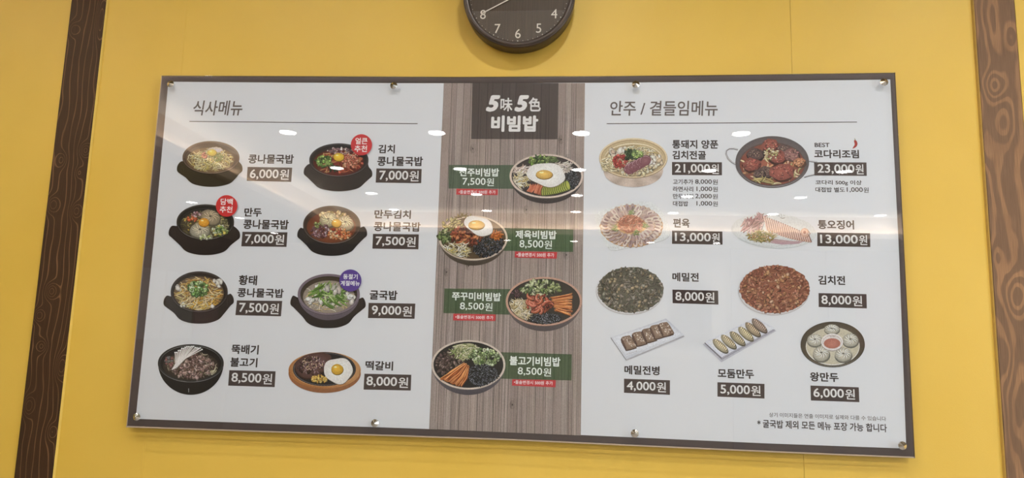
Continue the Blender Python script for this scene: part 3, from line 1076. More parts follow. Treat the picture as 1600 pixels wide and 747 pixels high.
for b_, y, x in (('8,000원', 280, 1086.2), ('1,000원', 291.3, 1088.2), ('2,000원', 302.6, 1086.2), ('1,000원', 314, 1088.2)):
    price((b_, x, 1121.5, y + .2, y + 8.6), INK, .012, .01, 'side_note')
text('BEST', 1272.8, 1296.2, 223.2, 230, bold=.022, name='side_note')
text('코다리 500g 이상', 1274, 1346.4, 281.3, 290.2, bold=.02, name='side_note')
text('대접밥 별도', 1274, 1320, 292.4, 300.6, bold=.018, name='side_note')
price(('1,000원', 1323, 1357.2, 292.6, 301.2), INK, .012, .01, 'side_note')
text('상기 이미지들은 연출 이미지로 실제와 다를 수 있습니다', 1201, 1383.8, 644.5, 658, (86, 76, 72), .006, 'footnote')
text('* 굴국밥 제외 모든 메뉴 포장 가능 합니다', 1182.5, 1385, 655.2, 675.6, (66, 56, 52), .022, 'footnote')
# chilli
A = Art(.0001)
A.fan(smooth([(1335.5, 218.5), (1338.5, 220.5), (1339.8, 224.5), (1338.6, 228.5), (1335.5, 231), (1331.8, 232.3), (1334.6, 228.6), (1335.4, 224.5), (1334.4, 221)], 4), (190, 62, 50), (160, 44, 38))
A.rib([(1336.5, 219.5), (1336, 217.6), (1335.2, 216.4)], .9, (120, 130, 70))
A.build('chilli_mark', board, M_INKFLAT)


def badge(cx_, cy_, r, col, t1, t2, b=.018):
    pts = [(cx_ + r * math.cos(k * math.pi / 24), cy_ + r * math.sin(k * math.pi / 24)) for k in range(48)]
    o = quad('badge', pts, col, z=.0036)
    for t in (t1, t2): text(*t, col=(240, 232, 228), bold=b, name='lettering', parent=o, z=.00365)


badge(565.4, 226.9, 16.5, (200, 52, 54), ('얼큰', 555.9, 574.8, 215.8, 226), ('추천', 554.5, 574.2, 227.8, 238.2))
badge(355.2, 322.2, 16.8, (206, 42, 42), ('담백', 345.7, 364.8, 310.5, 320.8), ('추천', 344.5, 364.2, 322.6, 332.8))
badge(548.2, 438.5, 17.2, (88, 62, 138), ('동절기', 537, 559.5, 428.3, 436.8), ('계절메뉴', 532.8, 562.8, 438.6, 447.2))

GREEN = (66, 98, 52)
BAN = [([(701.5, 257.8), (808, 258), (808, 295), (701, 294.6)], ('전주비빔밥', 717.7, 779.7, 262.7, 276), ('7,500원', 722.7, 771.7, 278, 290.9), [(713.2, 294.8), (778, 296), (777.6, 305), (712.8, 304.2)], (716.7, 774.3, 297, 303.4), (76, 104, 74)),
       ([(783, 356), (895.7, 358.7), (895.4, 393.8), (780, 391.8)], ('제육비빔밥', 805.3, 869.5, 359.8, 374), ('8,500원', 811.7, 862.4, 375, 389.2), [(804.7, 392.9), (870.5, 393.9), (869.8, 404.3), (804.2, 402.5)], (807.2, 865.8, 394.6, 402), (70, 106, 60)),
       ([(694.5, 451), (800, 451.8), (800, 491.8), (692.7, 489.3)], ('쭈꾸미비빔밥', 706.2, 782.7, 456, 471), ('8,500원', 718.7, 769.5, 472.5, 486.2), [(708.5, 490.2), (774.5, 491.4), (774.2, 501.7), (707.9, 500.7)], (711.5, 770.7, 492.2, 499.4), GREEN),
       ([(780, 550.3), (893.4, 553.7), (893, 594.5), (778, 591.6)], ('불고기비빔밥', 796, 875.4, 556, 573), ('8,500원', 809, 861, 573.7, 588.4), [(800.4, 592.7), (868.5, 594), (867.8, 605.2), (800, 602.5)], (803, 863.7, 594, 602), GREEN)]
for q, t1, t2, rq, rt, gc in BAN:
    o = quad('name_banner', q, gc, z=.00042, alpha=.62)
    text(*t1, col=(226, 224, 214), bold=.028, name='lettering', parent=o, z=.00047)
    price(t2, (226, 224, 214), .010, .009, 'lettering', o, .00047)
    r = quad('surcharge_strip', rq, (198, 58, 60), z=.00044)
    text('•돌솥변경시 500원 추가', rt[0], rt[1], rt[2], rt[3], (240, 226, 222), .012, 'lettering', r, .00047)

# ------------------------------------------------------------------ printed dish pictures
SPROUT = [(226, 212, 150), (214, 198, 140), (234, 222, 176), (200, 180, 110), (222, 196, 100)]
GREENS = [(120, 150, 62), (86, 118, 50), (146, 172, 84), (60, 92, 44), (170, 190, 110)]
RED = [(168, 58, 38), (140, 40, 28), (190, 84, 56), (120, 36, 26)]
WHITEISH = [(226, 220, 204), (210, 202, 186), (236, 232, 220)]
SEAWEED = [(34, 34, 34), (24, 24, 26), (52, 52, 54), (74, 74, 78), (40, 42, 38)]
CARROT = [(222, 130, 52), (206, 108, 40), (234, 150, 76), (190, 92, 34)]
MEAT = [(128, 92, 78), (106, 74, 62), (150, 114, 98), (88, 60, 50), (168, 134, 116)]


def egg_fried(A, x, y, rx, ry, yx, yy, yr, rot=0):
    pts = []
    n = 40
    for i in range(n):
        t = 2 * math.pi * i / n
        k = 1 + .05 * math.sin(3 * t + rx) + .035 * math.sin(5 * t + 1)
        X, Y_ = rx * k * math.cos(t), ry * k * math.sin(t)
        c_, s_ = math.cos(math.radians(rot)), math.sin(math.radians(rot))
        pts.append((x + X * c_ - Y_ * s_, y + X * s_ + Y_ * c_))
    A.fan([(p[0] + .5, p[1] + 1.0) for p in pts], (120, 104, 84))
    A.fan(pts, (238, 236, 230), (218, 212, 202))
    for k in range(7):
        a = rnd.uniform(0, 6.28)
        A.ell(x + rx * .72 * math.cos(a), y + ry * .72 * math.sin(a), rx * .12, ry * .06, (226, 222, 214), rot=math.degrees(a) + 90, n=8)


# 1 bean sprout soup
def d(A): vessel_pot(A, 329.8, 246, 44.5, 25.5, 292, 277, 262, 378.8, 262, body=(58, 47, 28), rim=(92, 72, 56), inner=(84, 66, 50), hi=(150, 124, 100))
P = Picture('dish picture of bean sprout soup with egg yolk in a brown earthen pot', d)
E1 = (329.5, 248.5, 38, 20.5)
P.layer('broth', lambda A: A.ell(329, 250, 37.5, 19.5, (150, 126, 78), (120, 92, 60)))
P.layer('bean_sprouts', lambda A: (noodles(A, (329, 250, 33, 16), 150, 17, 1.1, SPROUT, clip=(329, 249.5, 36, 19)), specks(A, (329, 250, 34, 17), 26, 1.3, [(232, 196, 90), (226, 210, 130)])))
P.layer('egg_white', lambda A: (A.ell(337, 234, 12, 4, (216, 206, 196), (196, 180, 160), irr=.15), A.ell(341, 235, 6, 2.6, (206, 196, 196))))
P.layer('chilli_powder', lambda A: chunks(A, (320, 242.5, 5, 4.5), 22, 1.5, [(208, 120, 96), (222, 140, 116), (190, 96, 76)]))
P.layer('spring_onion', lambda A: noodles(A, (341, 246, 8, 6), 46, 6, .8, [(140, 150, 70), (120, 132, 60), (172, 176, 110)]))
P.layer('egg_yolk', lambda A: yolk(A, 331.5, 238.5, 7.2, 5.2, (236, 196, 74)))

# 2 kimchi soup
def d(A): vessel_pot(A, 529.6, 250, 46.3, 26, 299, 475, 267, 581.5, 270, body=(50, 44, 42), rim=(58, 54, 52), inner=(40, 34, 32))
P = Picture('dish picture of red kimchi soup with egg yolk in a black earthen pot', d)
P.layer('broth', lambda A: A.ell(529, 254, 39.5, 20.8, (136, 44, 32), (86, 26, 20)))
P.layer('kimchi', lambda A: (chunks(A, (531, 252, 36, 17), 120, 2.6, RED, clip=(529, 253.5, 38, 19.5)), noodles(A, (529, 254, 35, 17), 90, 11, .9, [(190, 96, 60), (214, 150, 96), (160, 60, 40), (224, 180, 110)], clip=(529, 253.5, 38, 19.5))))
P.layer('laver_and_pork', lambda A: (chunks(A, (532, 235.5, 20, 5), 60, 1.9, [(224, 206, 196), (196, 160, 150), (150, 110, 108), (120, 92, 96)]), specks(A, (545, 244, 14, 8), 60, .9, [(236, 210, 170), (226, 190, 150)])))
P.layer('pork_mince', lambda A: chunks(A, (547, 252, 12, 11), 64, 2.2, [(204, 120, 90), (224, 156, 124), (180, 90, 66)]))
P.layer('spring_onion', lambda A: (leaves(A, (507, 252, 12, 9), 40, 3.4, GREENS), rings(A, (507, 252, 10, 8), 26, 2.2, [(150, 180, 90), (120, 156, 70), (96, 130, 60)])))
P.layer('green_sauce', lambda A: leaves(A, (522, 263, 10, 4), 16, 3, [(40, 66, 42), (54, 84, 50)]))
P.layer('egg_yolk', lambda A: yolk(A, 529.5, 245.5, 8.2, 6.3, (240, 186, 46)))

# 3 dumpling soup
def d(A): vessel_pot(A, 321, 347, 45, 27.8, 398.7, 264, 362, 375, 366, body=(46, 36, 32), rim=(48, 42, 38), inner=(32, 28, 26), hi=(130, 122, 112))
P = Picture('dish picture of dumpling bean sprout soup in a glossy black pot', d)
CL = (320, 351, 38, 22)
P.layer('broth', lambda A: A.ell(320, 351.5, 38, 22, (96, 84, 56), (62, 52, 38)))
P.layer('bean_sprouts', lambda A: (noodles(A, (320, 351, 35, 20), 110, 14, .9, [(156, 146, 92), (120, 112, 70), (184, 172, 116), (92, 84, 54)], clip=CL), specks(A, (320, 351, 35, 19), 34, 1.6, [(206, 176, 70), (170, 160, 80)])))
P.layer('beans_and_onion', lambda A: (chunks(A, (343, 359, 11, 9), 38, 2.8, [(196, 200, 160), (160, 176, 110), (220, 216, 190), (212, 190, 90)], .7), leaves(A, (345, 362, 11, 7), 14, 2.6, GREENS)))
P.layer('dumpling', lambda A: dumpling(A, 329, 339.5, 15.5, 11.5, (178, 158, 124), 20))
P.layer('dumpling', lambda A: dumpling(A, 312.5, 360, 15.5, 11.5, (188, 178, 150)))
P.layer('carrot_dice', lambda A: (chunks(A, (301, 341, 8, 5), 16, 2.6, [(216, 110, 60), (196, 84, 44)], .7), chunks(A, (308, 335, 8, 3.5), 20, 1.8, [(170, 120, 120), (206, 180, 176), (132, 92, 96)])))
P.layer('bean_pieces', lambda A: chunks(A, (318, 370, 17, 2.8), 16, 2.6, [(206, 206, 170), (176, 186, 110)], .6))
P.layer('egg_yolk', lambda A: yolk(A, 318.8, 347.5, 8.3, 6.6, (238, 156, 40)))

# 4 dumpling kimchi soup
def d(A): vessel_pot(A, 518.5, 351.5, 44.8, 30, 399.8, 465, 365, 573.4, 363, body=(46, 40, 38), rim=(70, 56, 48), inner=(70, 50, 38), hi=(120, 108, 98))
P = Picture('dish picture of dumpling kimchi soup with orange broth in a black pot', d)
CL = (518, 355, 38.5, 24)
P.layer('broth', lambda A: A.ell(518, 355, 38.5, 24.5, (156, 88, 50), (112, 56, 34)))
P.layer('cabbage', lambda A: chunks(A, (522, 338, 22, 8), 50, 3.0, [(216, 196, 150), (196, 166, 110), (206, 180, 130), (150, 130, 70)], clip=CL))
P.layer('dumpling', lambda A: dumpling(A, 513, 343.5, 13.5, 11, (208, 188, 144), -10))
P.layer('dumpling', lambda A: dumpling(A, 539.5, 348.5, 13, 11, (216, 192, 150), 14))
P.layer('red_onion', lambda A: chunks(A, (502, 361, 17, 10), 70, 2.3, [(128, 84, 84), (196, 176, 174), (94, 52, 56), (160, 120, 120)], clip=CL))
P.layer('kimchi_dice', lambda A: chunks(A, (531, 366, 18, 9), 80, 2.5, [(206, 110, 60), (222, 140, 84), (180, 72, 44), (224, 190, 140)], clip=CL))
P.layer('spring_onion', lambda A: rings(A, (496, 351, 5, 4), 10, 2.3, [(160, 170, 100), (130, 140, 80)]))
P.layer('egg_yolk', lambda A: yolk(A, 526, 348.8, 7.6, 6.2, (238, 172, 56)))

# 5 dried pollack soup
def d(A): vessel_pot(A, 311.5, 456, 44.6, 32, 505.8, 256, 471, 365.2, 468, body=(50, 42, 38), rim=(62, 52, 48), inner=(50, 40, 34), hi=(98, 88, 82))
P = Picture('dish picture of dried pollack soup heaped with spring onion in a black pot', d)
CL = (311, 458, 39, 26)
P.layer('broth', lambda A: A.ell(311, 458.5, 39, 26.5, (150, 118, 80), (104, 80, 56)))
P.layer('pollack_strips', lambda A: (noodles(A, (311, 459, 35, 23), 120, 18, 2.0, [(206, 166, 90), (190, 140, 60), (222, 196, 140), (160, 120, 70), (214, 170, 70)], clip=CL), noodles(A, (315, 472, 22, 13), 50, 16, 1.6, [(226, 206, 160), (206, 180, 130), (220, 170, 60)], ang=-62, spread=38, clip=CL)))
P.layer('tofu', lambda A: (chunks(A, (340, 442, 8, 6), 7, 4.6, WHITEISH, .7), chunks(A, (280, 449, 4, 4), 3, 4.2, WHITEISH, .8), chunks(A, (332, 477, 3, 2), 2, 4.6, WHITEISH, .8), chunks(A, (284, 477, 5, 2), 3, 3.8, WHITEISH, .5)))
P.layer('bean_sprouts', lambda A: noodles(A, (309, 462, 34, 20), 46, 15, 1.0, SPROUT, clip=CL))
P.layer('spring_onion', lambda A: rings(A, (309.5, 451.5, 15.5, 12.5), 92, 2.7, [(110, 150, 70), (84, 124, 56), (150, 180, 110), (60, 96, 44), (180, 200, 150)]))

# 6 oyster soup
def d(A):
    vessel_pot(A, 513, 466, 46, 30, 512.8, 454.2, 471, 571.2, 474, body=(48, 38, 34), rim=(50, 40, 38), inner=(40, 34, 32))
    vessel_bowl(A, 513.8, 460, 48.6, 32, 500.5, body=(112, 98, 104), rim=(122, 106, 112), inner=(66, 54, 40), rw=4.2)
P = Picture('dish picture of oyster soup in a mauve stone bowl on a black tray', d)
CL = (514, 463, 40, 26)
P.layer('broth', lambda A: A.ell(514, 464, 40.5, 25.5, (186, 176, 160), (146, 130, 112)))
P.layer('noodles', lambda A: noodles(A, (513, 466, 36, 21), 110, 14, 1.2, [(222, 212, 190), (200, 186, 160), (176, 156, 120), (226, 196, 130)], clip=CL))
P.layer('oysters', lambda A: chunks(A, (512, 461, 32, 19), 26, 5.6, [(196, 186, 170), (176, 166, 152), (212, 204, 190)], .6, clip=CL))
P.layer('tofu', lambda A: (chunks(A, (548, 467, 4, 5), 5, 5.4, WHITEISH, .7), chunks(A, (484, 470, 5, 3), 4, 4.6, WHITEISH, .7), chunks(A, (497, 447, 4, 2), 3, 4.2, WHITEISH, .7)))
P.layer('chives', lambda A: (noodles(A, (514, 459, 26, 14), 40, 22, 2.0, [(120, 156, 60), (150, 180, 90), (84, 120, 44)], ang=-50, spread=35, curl=.12, clip=CL), noodles(A, (520, 467, 20, 12), 30, 20, 2.2, [(140, 176, 76), (190, 206, 140), (96, 132, 50)], ang=48, spread=28, curl=.12, clip=CL)))
P.layer('oysters', lambda A: chunks(A, (518, 452, 14, 4.5), 6, 5.4, [(200, 190, 176), (182, 172, 158)], .6))

# 7 bulgogi hot pot
def d(A):
    vessel_bowl(A, 298.4, 567.5, 51.5, 29.6, 617, body=(34, 32, 30), rim=(50, 48, 46), inner=(30, 28, 27), rw=4.0)
    A.arc(298.4, 567.8, 50.8, 29.2, 8, 172, .9, (128, 124, 120)); A.arc(298.4, 567, 47.6, 26.6, 190, 350, .8, (120, 116, 112))
    A.arc(298.4, 575, 30, 22, 60, 120, .7, (90, 88, 84))
    A.rib([(295, 607), (295, 613)], 1.4, (170, 168, 164), True)
P = Picture('dish picture of bulgogi hot pot in a round black bowl', d)
CL = (298, 571, 43, 22.5)
P.layer('broth', lambda A: A.ell(298, 571.5, 43.5, 22.5, (84, 68, 56), (52, 44, 38)))
P.layer('glass_noodles', lambda A: (noodles(A, (298, 571, 39, 19), 90, 14, 1.2, [(140, 124, 100), (110, 96, 76), (170, 156, 126), (120, 116, 70)], clip=CL), noodles(A, (330, 580, 10, 6), 14, 16, 1.6, [(206, 196, 160), (180, 170, 130)], ang=-35, spread=20, clip=CL), chunks(A, (264, 565, 6, 9), 18, 2.8, [(140, 92, 84), (120, 116, 110)], clip=CL)))
P.layer('beef', lambda A: chunks(A, (301, 572, 34, 19), 170, 3.6, [(160, 132, 118), (134, 106, 92), (190, 162, 148), (98, 74, 64), (150, 120, 108)], .55, .35, clip=CL))
def d(A):
    for k in range(17):
        t = k / 16
        tip_x, tip_y = 274 + 42 * t, 558 - 17 * math.sin(math.pi * (.12 + .62 * t)) + rnd.uniform(-1.5, 1.5)
        pts = [(269 + 8 * t + rnd.uniform(-1, 1), 578 - 4 * t), (275 + 15 * t, 568 - 8 * t), (tip_x, tip_y)]
        A.rib([(p[0] + .5, p[1] + .4) for p in pts], 1.7, (110, 98, 88), False)
        A.rib(pts, 1.15, jit((222, 214, 204), 10), False)
        A.ell(tip_x, tip_y, 1.3, 1.1, (238, 232, 224), n=8)
P.layer('enoki_mushroom', d)

# 8 grilled patty on iron plate
def d(A):
    cols = [(196, 132, 70), (206, 146, 84), (186, 120, 62)]
    pts = [(507.4 + 56.5 * math.cos(t * math.pi / 30), 583 + 31 * math.sin(t * math.pi / 30)) for t in range(60)]
    A.fan(pts, (172, 118, 74), (146, 92, 54))
    A.ell(507.4, 578.5, 56.5, 28.5, (202, 152, 100), (188, 136, 84))
    for k in range(15): A.arc(507.4, 578.8 + .1 * k, 56 - k * .45, 28.2 - k * .3, rnd.uniform(0, 160), rnd.uniform(180, 340), .5, jit((170, 108, 54), 14))
    for (x, y0, y1) in ((453, 577, 586), (562, 577, 586), (546, 601, 606)): A.rib([(x, y0), (x, y1)], .6, (120, 70, 36))
    A.ell(507, 576.8, 49.3, 26.6, (40, 36, 36), (34, 30, 30))
    A.arc(507, 576.8, 47.6, 25.0, 0, 359, .9, (110, 104, 104)); A.ell(507, 576.6, 46.4, 23.8, (38, 33, 32))
    for k in range(64):
        a = k * math.pi / 32
        A.ell(507 + 48.3 * math.cos(a), 576.8 + 25.8 * math.sin(a), .7, .5, (84, 78, 78), n=5)
P = Picture('dish picture of a grilled patty and fried egg on an oval iron plate with wooden tray', d)
def d(A):
    pts = smooth([(463, 566), (475, 556), (496, 551), (512, 553), (518, 559), (511, 569), (505, 580), (494, 588), (478, 591), (466, 584), (461, 574)], 5)
    A.fan([(p[0], p[1] + 2) for p in pts], (58, 34, 26)); A.fan(pts, (122, 88, 80), (84, 54, 46))
    chunks(A, (488, 571, 22, 15), 70, 3.2, [(124, 90, 88), (88, 56, 52), (156, 126, 122), (62, 40, 36)], .5, .35)
    for _ in range(40):
        x, y = inel(487, 568, 18, 11)
        A.ell(x, y, 1.1, .7, jit((206, 180, 140), 24), rot=rnd.uniform(0, 180), n=6)
P.layer('patty', d)
P.layer('sweetcorn', lambda A: chunks(A, (499, 592.5, 12, 6), 60, 1.9, [(226, 176, 76), (236, 196, 104), (204, 150, 54)], .75, .1))
P.layer('egg_white', lambda A: egg_fried(A, 528.8, 579, 22.5, 20, 0, 0, 0))
P.layer('egg_yolk', lambda A: yolk(A, 527, 577, 9.2, 8.2, (224, 168, 46)))


# --- the four mixed rice bowls on the wood panel
def seaweed(A, reg, n, clip): chunks(A, reg, n, 2.2, SEAWEED, .5, .4, True, 8, clip); specks(A, reg, n, .7, [(170, 170, 176), (120, 120, 126), (90, 92, 96)])
def sprouts(A, reg, n, clip, pal=None): noodles(A, reg, n, 14, 1.2, pal or [(226, 214, 180), (206, 190, 146), (236, 228, 206), (214, 190, 110)], clip=clip)
def salad(A, reg, n, clip=None): leaves(A, reg, n, 4.4, [(166, 176, 108), (130, 146, 80), (192, 198, 140), (92, 110, 60), (206, 208, 160), (70, 84, 48)])

def d(A): vessel_bowl(A, 853.7, 275.2, 57.6, 34.4, 318.2, body=(74, 66, 64), rim=(208, 188, 170), inner=(62, 54, 52), rw=3.2)
P = Picture('dish picture of a mixed rice bowl with a large central fried egg', d)
CL = (853.7, 276, 52, 29.6)
P.layer('salad', lambda A: (leaves(A, (842, 251, 18, 7), 60, 3, GREENS + [(160, 186, 90)]), noodles(A, (862, 249, 10, 4), 30, 8, 1, [(130, 146, 90), (90, 110, 60)])))
P.layer('radish', lambda A: (noodles(A, (818, 266, 13, 6), 36, 12, 1.9, [(222, 202, 184), (196, 166, 146), (232, 218, 204)], ang=-20, spread=25), noodles(A, (882, 261, 13, 7), 44, 12, 1.7, [(214, 200, 184), (196, 182, 160), (226, 216, 200)], ang=10, spread=35)))
P.layer('bean_sprouts', lambda A: sprouts(A, (815, 281, 12, 13), 74, CL))
P.layer('laver_flakes', lambda A: seaweed(A, (894, 281, 10, 14), 110, CL))
P.layer('carrot_strips', lambda A: [A.rib([(829 + k * 1.3, 287 + (k % 3) * 1.2), (828 + k * 1.15, 294), (826 + k * 1.1 - (3 if k < 8 else 1), 299 + k * .35)], 2.1, jit(rnd.choice([(196, 108, 76), (210, 130, 96), (176, 86, 58)]), 10), True) for k in range(20)])
P.layer('courgette_slices', lambda A: [(A.ell(849 + k * 2.9, 298.5 - .035 * k * k - k * .22, 3.6, 8.2, (78, 88, 44), rot=12 - k * 2.2), A.ell(849.6 + k * 2.9, 298.5 - .035 * k * k - k * .22, 2.9, 7.3, jit((196, 196, 96), 8), (160, 166, 66), rot=12 - k * 2.2)) for k in range(14)])
P.layer('egg_white', lambda A: egg_fried(A, 854, 273, 30, 18.3, 0, 0, 0, 8))
P.layer('egg_yolk', lambda A: yolk(A, 850.2, 272.8, 12.8, 7, (232, 178, 84)))

def d(A): vessel_bowl(A, 739.4, 372, 53.8, 35, 415, body=(92, 78, 64), rim=(206, 186, 162), inner=(92, 72, 50), rw=3.0)
P = Picture('dish picture of a spicy pork rice bowl with fried egg at its back rim', d)
CL = (738.5, 373, 49.5, 30.5)
P.layer('salad', lambda A: (salad(A, (696, 369, 10, 11), 46), leaves(A, (707, 350, 15, 9), 44, 3.4, [(176, 160, 96), (196, 180, 120), (150, 136, 70)]), noodles(A, (724, 339, 12, 3), 14, 12, 1.1, [(150, 130, 80), (120, 100, 60)])))
P.layer('laver_flakes', lambda A: seaweed(A, (762, 382, 25, 21), 330, CL))
P.layer('carrot_strips', lambda A: noodles(A, (775, 367, 8, 7), 46, 10, 1.6, CARROT, clip=CL))
P.layer('spicy_pork', lambda A: chunks(A, (729, 369, 24, 15), 150, 3.6, [(150, 72, 48), (176, 96, 64), (112, 48, 36), (196, 120, 70), (86, 38, 34)], .6, .35, clip=CL))
P.layer('bean_sprouts', lambda A: sprouts(A, (712, 391, 21, 12), 100, CL))
P.layer('egg_white', lambda A: egg_fried(A, 748.5, 353, 23.5, 14, 0, 0, 0, 22))
P.layer('egg_yolk', lambda A: yolk(A, 744.5, 351.6, 12.5, 7.2, (226, 170, 72)))

def d(A): vessel_bowl(A, 849.8, 471, 59.6, 38.2, 517.6, body=(104, 92, 90), rim=(190, 146, 122), inner=(56, 48, 42), rw=3.4)
P = Picture('dish picture of a spicy octopus rice bowl with a terracotta rim', d)
CL = (849.8, 472, 53.5, 32.8)
P.layer('salad', lambda A: (salad(A, (845, 450, 31, 11), 110), leaves(A, (808, 459, 8, 5), 16, 2.6, [(96, 60, 66), (120, 84, 84)])))
P.layer('bean_sprouts', lambda A: noodles(A, (813, 483, 18, 15), 150, 15, 1.3, [(222, 208, 170), (206, 190, 146), (232, 222, 196), (190, 166, 110)], clip=CL))
P.layer('laver_flakes', lambda A: seaweed(A, (853, 498, 24, 8.5), 190, CL))
def strips(A, a0, a1, m0, m1, b0, b1, n, w):
    ks = list(range(n)); rnd.shuffle(ks)
    for k in ks:
        t = k / (n - 1) + rnd.uniform(-.04, .04)
        L = lambda p, q: (p[0] + (q[0] - p[0]) * t + rnd.uniform(-1.6, 1.6), p[1] + (q[1] - p[1]) * t + rnd.uniform(-1.2, 1.2))
        pts = [L(a0, a1), L(m0, m1), L(b0, b1)]
        c = pick(CARROT, 16)
        A.rib([(p[0] + .3, p[1] + .6) for p in pts], w * 1.9, (128, 62, 28), True)
        A.rib(pts, w * 1.15, c, True)
        A.rib([(p[0], p[1] - .3) for p in pts], w * .4, (246, 184, 120), True)
P.layer('carrot_strips', lambda A: strips(A, (861, 466), (868, 486), (880, 462), (884, 490), (894, 459), (893, 494), 34, 1.5))
def d(A):
    chunks(A, (843, 474, 20, 14), 60, 3.6, [(150, 66, 44), (120, 46, 34), (176, 84, 56)], .6, .3)
    for k in range(15):
        x, y = inel(842, 473, 19, 13); a = rnd.uniform(0, 6.28); pts = []
        for i in range(7):
            pts.append((x, y)); x += 3 * math.cos(a); y += 2.4 * math.sin(a); a += rnd.uniform(.2, .6)
        c = jit((178, 88, 60), 18)
        A.rib([(p[0] + .4, p[1] + .8) for p in pts], 5.2, dk(c, .45), True); A.rib(pts, 4.4, c, True)
        A.rib([(p[0] - .3, p[1] - .8) for p in pts], 1.0, (226, 150, 120), True)
    specks(A, (846, 464, 14, 8), 30, .7, [(236, 216, 170)])
P.layer('octopus', d)

def d(A): vessel_bowl(A, 732, 570, 57.8, 38.6, 617.2, body=(98, 90, 94), rim=(206, 190, 172), inner=(38, 34, 32), rw=3.2)
P = Picture('dish picture of a beef rice bowl with orange carrot strips in front', d)
CL = (732, 571, 52.5, 33.5)
P.layer('beef', lambda A: chunks(A, (704, 568, 24, 20), 200, 3.0, [(110, 88, 78), (84, 64, 56), (140, 116, 104), (64, 48, 42)], .6, .3, clip=(732, 571, 50, 31)))
P.layer('bean_sprouts', lambda A: noodles(A, (725, 547, 18, 12), 120, 15, 1.4, [(206, 200, 150), (186, 186, 130), (226, 220, 184), (150, 160, 96)], clip=CL))
P.layer('salad', lambda A: rings(A, (757, 558, 24, 14), 100, 3.2, [(158, 172, 112), (130, 148, 90), (184, 194, 146), (96, 114, 68), (204, 208, 172)]))
P.layer('laver_flakes', lambda A: seaweed(A, (754, 586, 24, 17), 330, CL))
P.layer('carrot_strips', lambda A: strips(A, (726, 567), (733, 572), (706, 579), (728, 590), (688, 592), (720, 604), 36, 1.5))

# --- right section
def d(A):
    pts = [(944, 252)] + [(989.5 - 47 * math.cos(math.pi * i / 20), 262 + 30.5 * math.sin(math.pi * i / 20) ** .8) for i in range(1, 20)] + [(1036, 252)]
    A.fan(pts, (190, 170, 150), [(160 + 46 * abs(math.sin(i * .55)), 140 + 46 * abs(math.sin(i * .55)), 122 + 46 * abs(math.sin(i * .55))) for i in range(len(pts))], (989, 266))
    A.ell(989.5, 247.6, 53.4, 31.4, (150, 124, 90)); A.ell(989.5, 246.8, 53, 31, (216, 196, 156))
    A.ell(989.5, 247.2, 50.6, 28.8, (166, 138, 96)); A.ell(989.5, 247.6, 49.6, 28, (214, 196, 158), (190, 166, 122))
    A.arc(989.5, 249.5, 45.5, 25, 180, 360, 1.2, (236, 222, 190)); A.ell(989.5, 251, 45, 24.6, (190, 168, 130), (170, 146, 104))
P = Picture('dish picture of pork and kimchi stew in a wide brass bowl', d)
CL = (989.5, 251.5, 44, 23.6)
P.layer('cabbage', lambda A: chunks(A, (989.5, 252, 41, 21.5), 150, 4.2, [(222, 204, 164), (206, 184, 140), (232, 220, 190), (190, 166, 124), (214, 196, 150)], .6, .3, clip=CL))
P.layer('tofu', lambda A: (chunks(A, (965, 238, 11, 5), 12, 5, [(214, 194, 170), (226, 210, 190), (196, 172, 146)], .7), chunks(A, (1024, 252, 9, 10), 16, 5, [(224, 206, 176), (210, 190, 156), (232, 220, 200)], .6)))
P.layer('enoki_and_sprouts', lambda A: noodles(A, (1002, 235, 22, 8), 100, 12, 1.2, [(222, 204, 160), (204, 180, 130), (232, 220, 190), (210, 180, 110)], clip=CL))
P.layer('ramen_block', lambda A: noodles(A, (954, 256, 17, 11), 130, 10, 1.5, [(222, 206, 160), (204, 184, 134), (232, 220, 184)], curl=.9, clip=(957, 256, 18, 17)))
P.layer('kimchi', lambda A: chunks(A, (969, 252, 11, 10), 70, 2.4, [(186, 70, 58), (204, 96, 80), (160, 52, 48)]))
def d(A):
    for k in range(5):
        A.ell(984 + k * 6, 264 - k * 3.2, 9.5, 8.5, jit((150, 96, 102), 8), (124, 72, 78), rot=-30, irr=.06)
        A.arc(984 + k * 6, 264 - k * 3.2, 8, 7, 150, 330, .8, (206, 170, 172))
    specks(A, (990, 264, 16, 8), 24, .9, [(196, 160, 160), (110, 60, 66)])
P.layer('pork_slices', d)
P.layer('spring_onion', lambda A: (leaves(A, (986, 241, 11, 8), 30, 4, [(70, 96, 56), (54, 80, 50), (96, 120, 70)]), rings(A, (997, 241, 9, 6), 34, 2.3, [(160, 180, 100), (136, 160, 80), (186, 200, 130)])))

def d(A):
    for (pts) in ([(1150, 256.5), (1143, 253), (1137, 247), (1133.8, 240), (1134.5, 235), (1139, 231.8), (1146, 231.6), (1152.5, 233.5)],
                  [(1262, 251.2), (1268, 251.8), (1276, 252.8)], [(1256, 276.5), (1264, 274), (1272, 272.3)]):
        A.rib([(p[0] + .3, p[1] + .5) for p in pts], 2.4, (96, 92, 90)); A.rib(pts, 1.3, (196, 192, 188))
    A.ell(1206.5, 254.2, 57.6, 39.6, (86, 78, 76)); A.ell(1206.5, 252.6, 57.4, 39.8, (92, 84, 82))
    A.arc(1206.5, 253, 56.4, 38.8, 20, 160, 1.0, (150, 142, 138)); A.ell(1206.5, 253.2, 54.4, 36.8, (122, 112, 110), (96, 86, 84)); A.ell(1206.5, 256.2, 51.6, 33.8, (92, 74, 68))
P = Picture('dish picture of braised pollack in a black wire-handled pan', d)
CL = (1206.5, 256, 50.5, 32.6)
P.layer('sauce', lambda A: A.ell(1206.5, 257, 50.5, 32.6, (170, 96, 72), (130, 70, 54)))
P.layer('onion_strips', lambda A: noodles(A, (1206, 258, 45, 28), 80, 17, 2.4, [(212, 160, 110), (226, 190, 150), (190, 126, 84), (214, 196, 150), (180, 170, 110)], clip=CL))
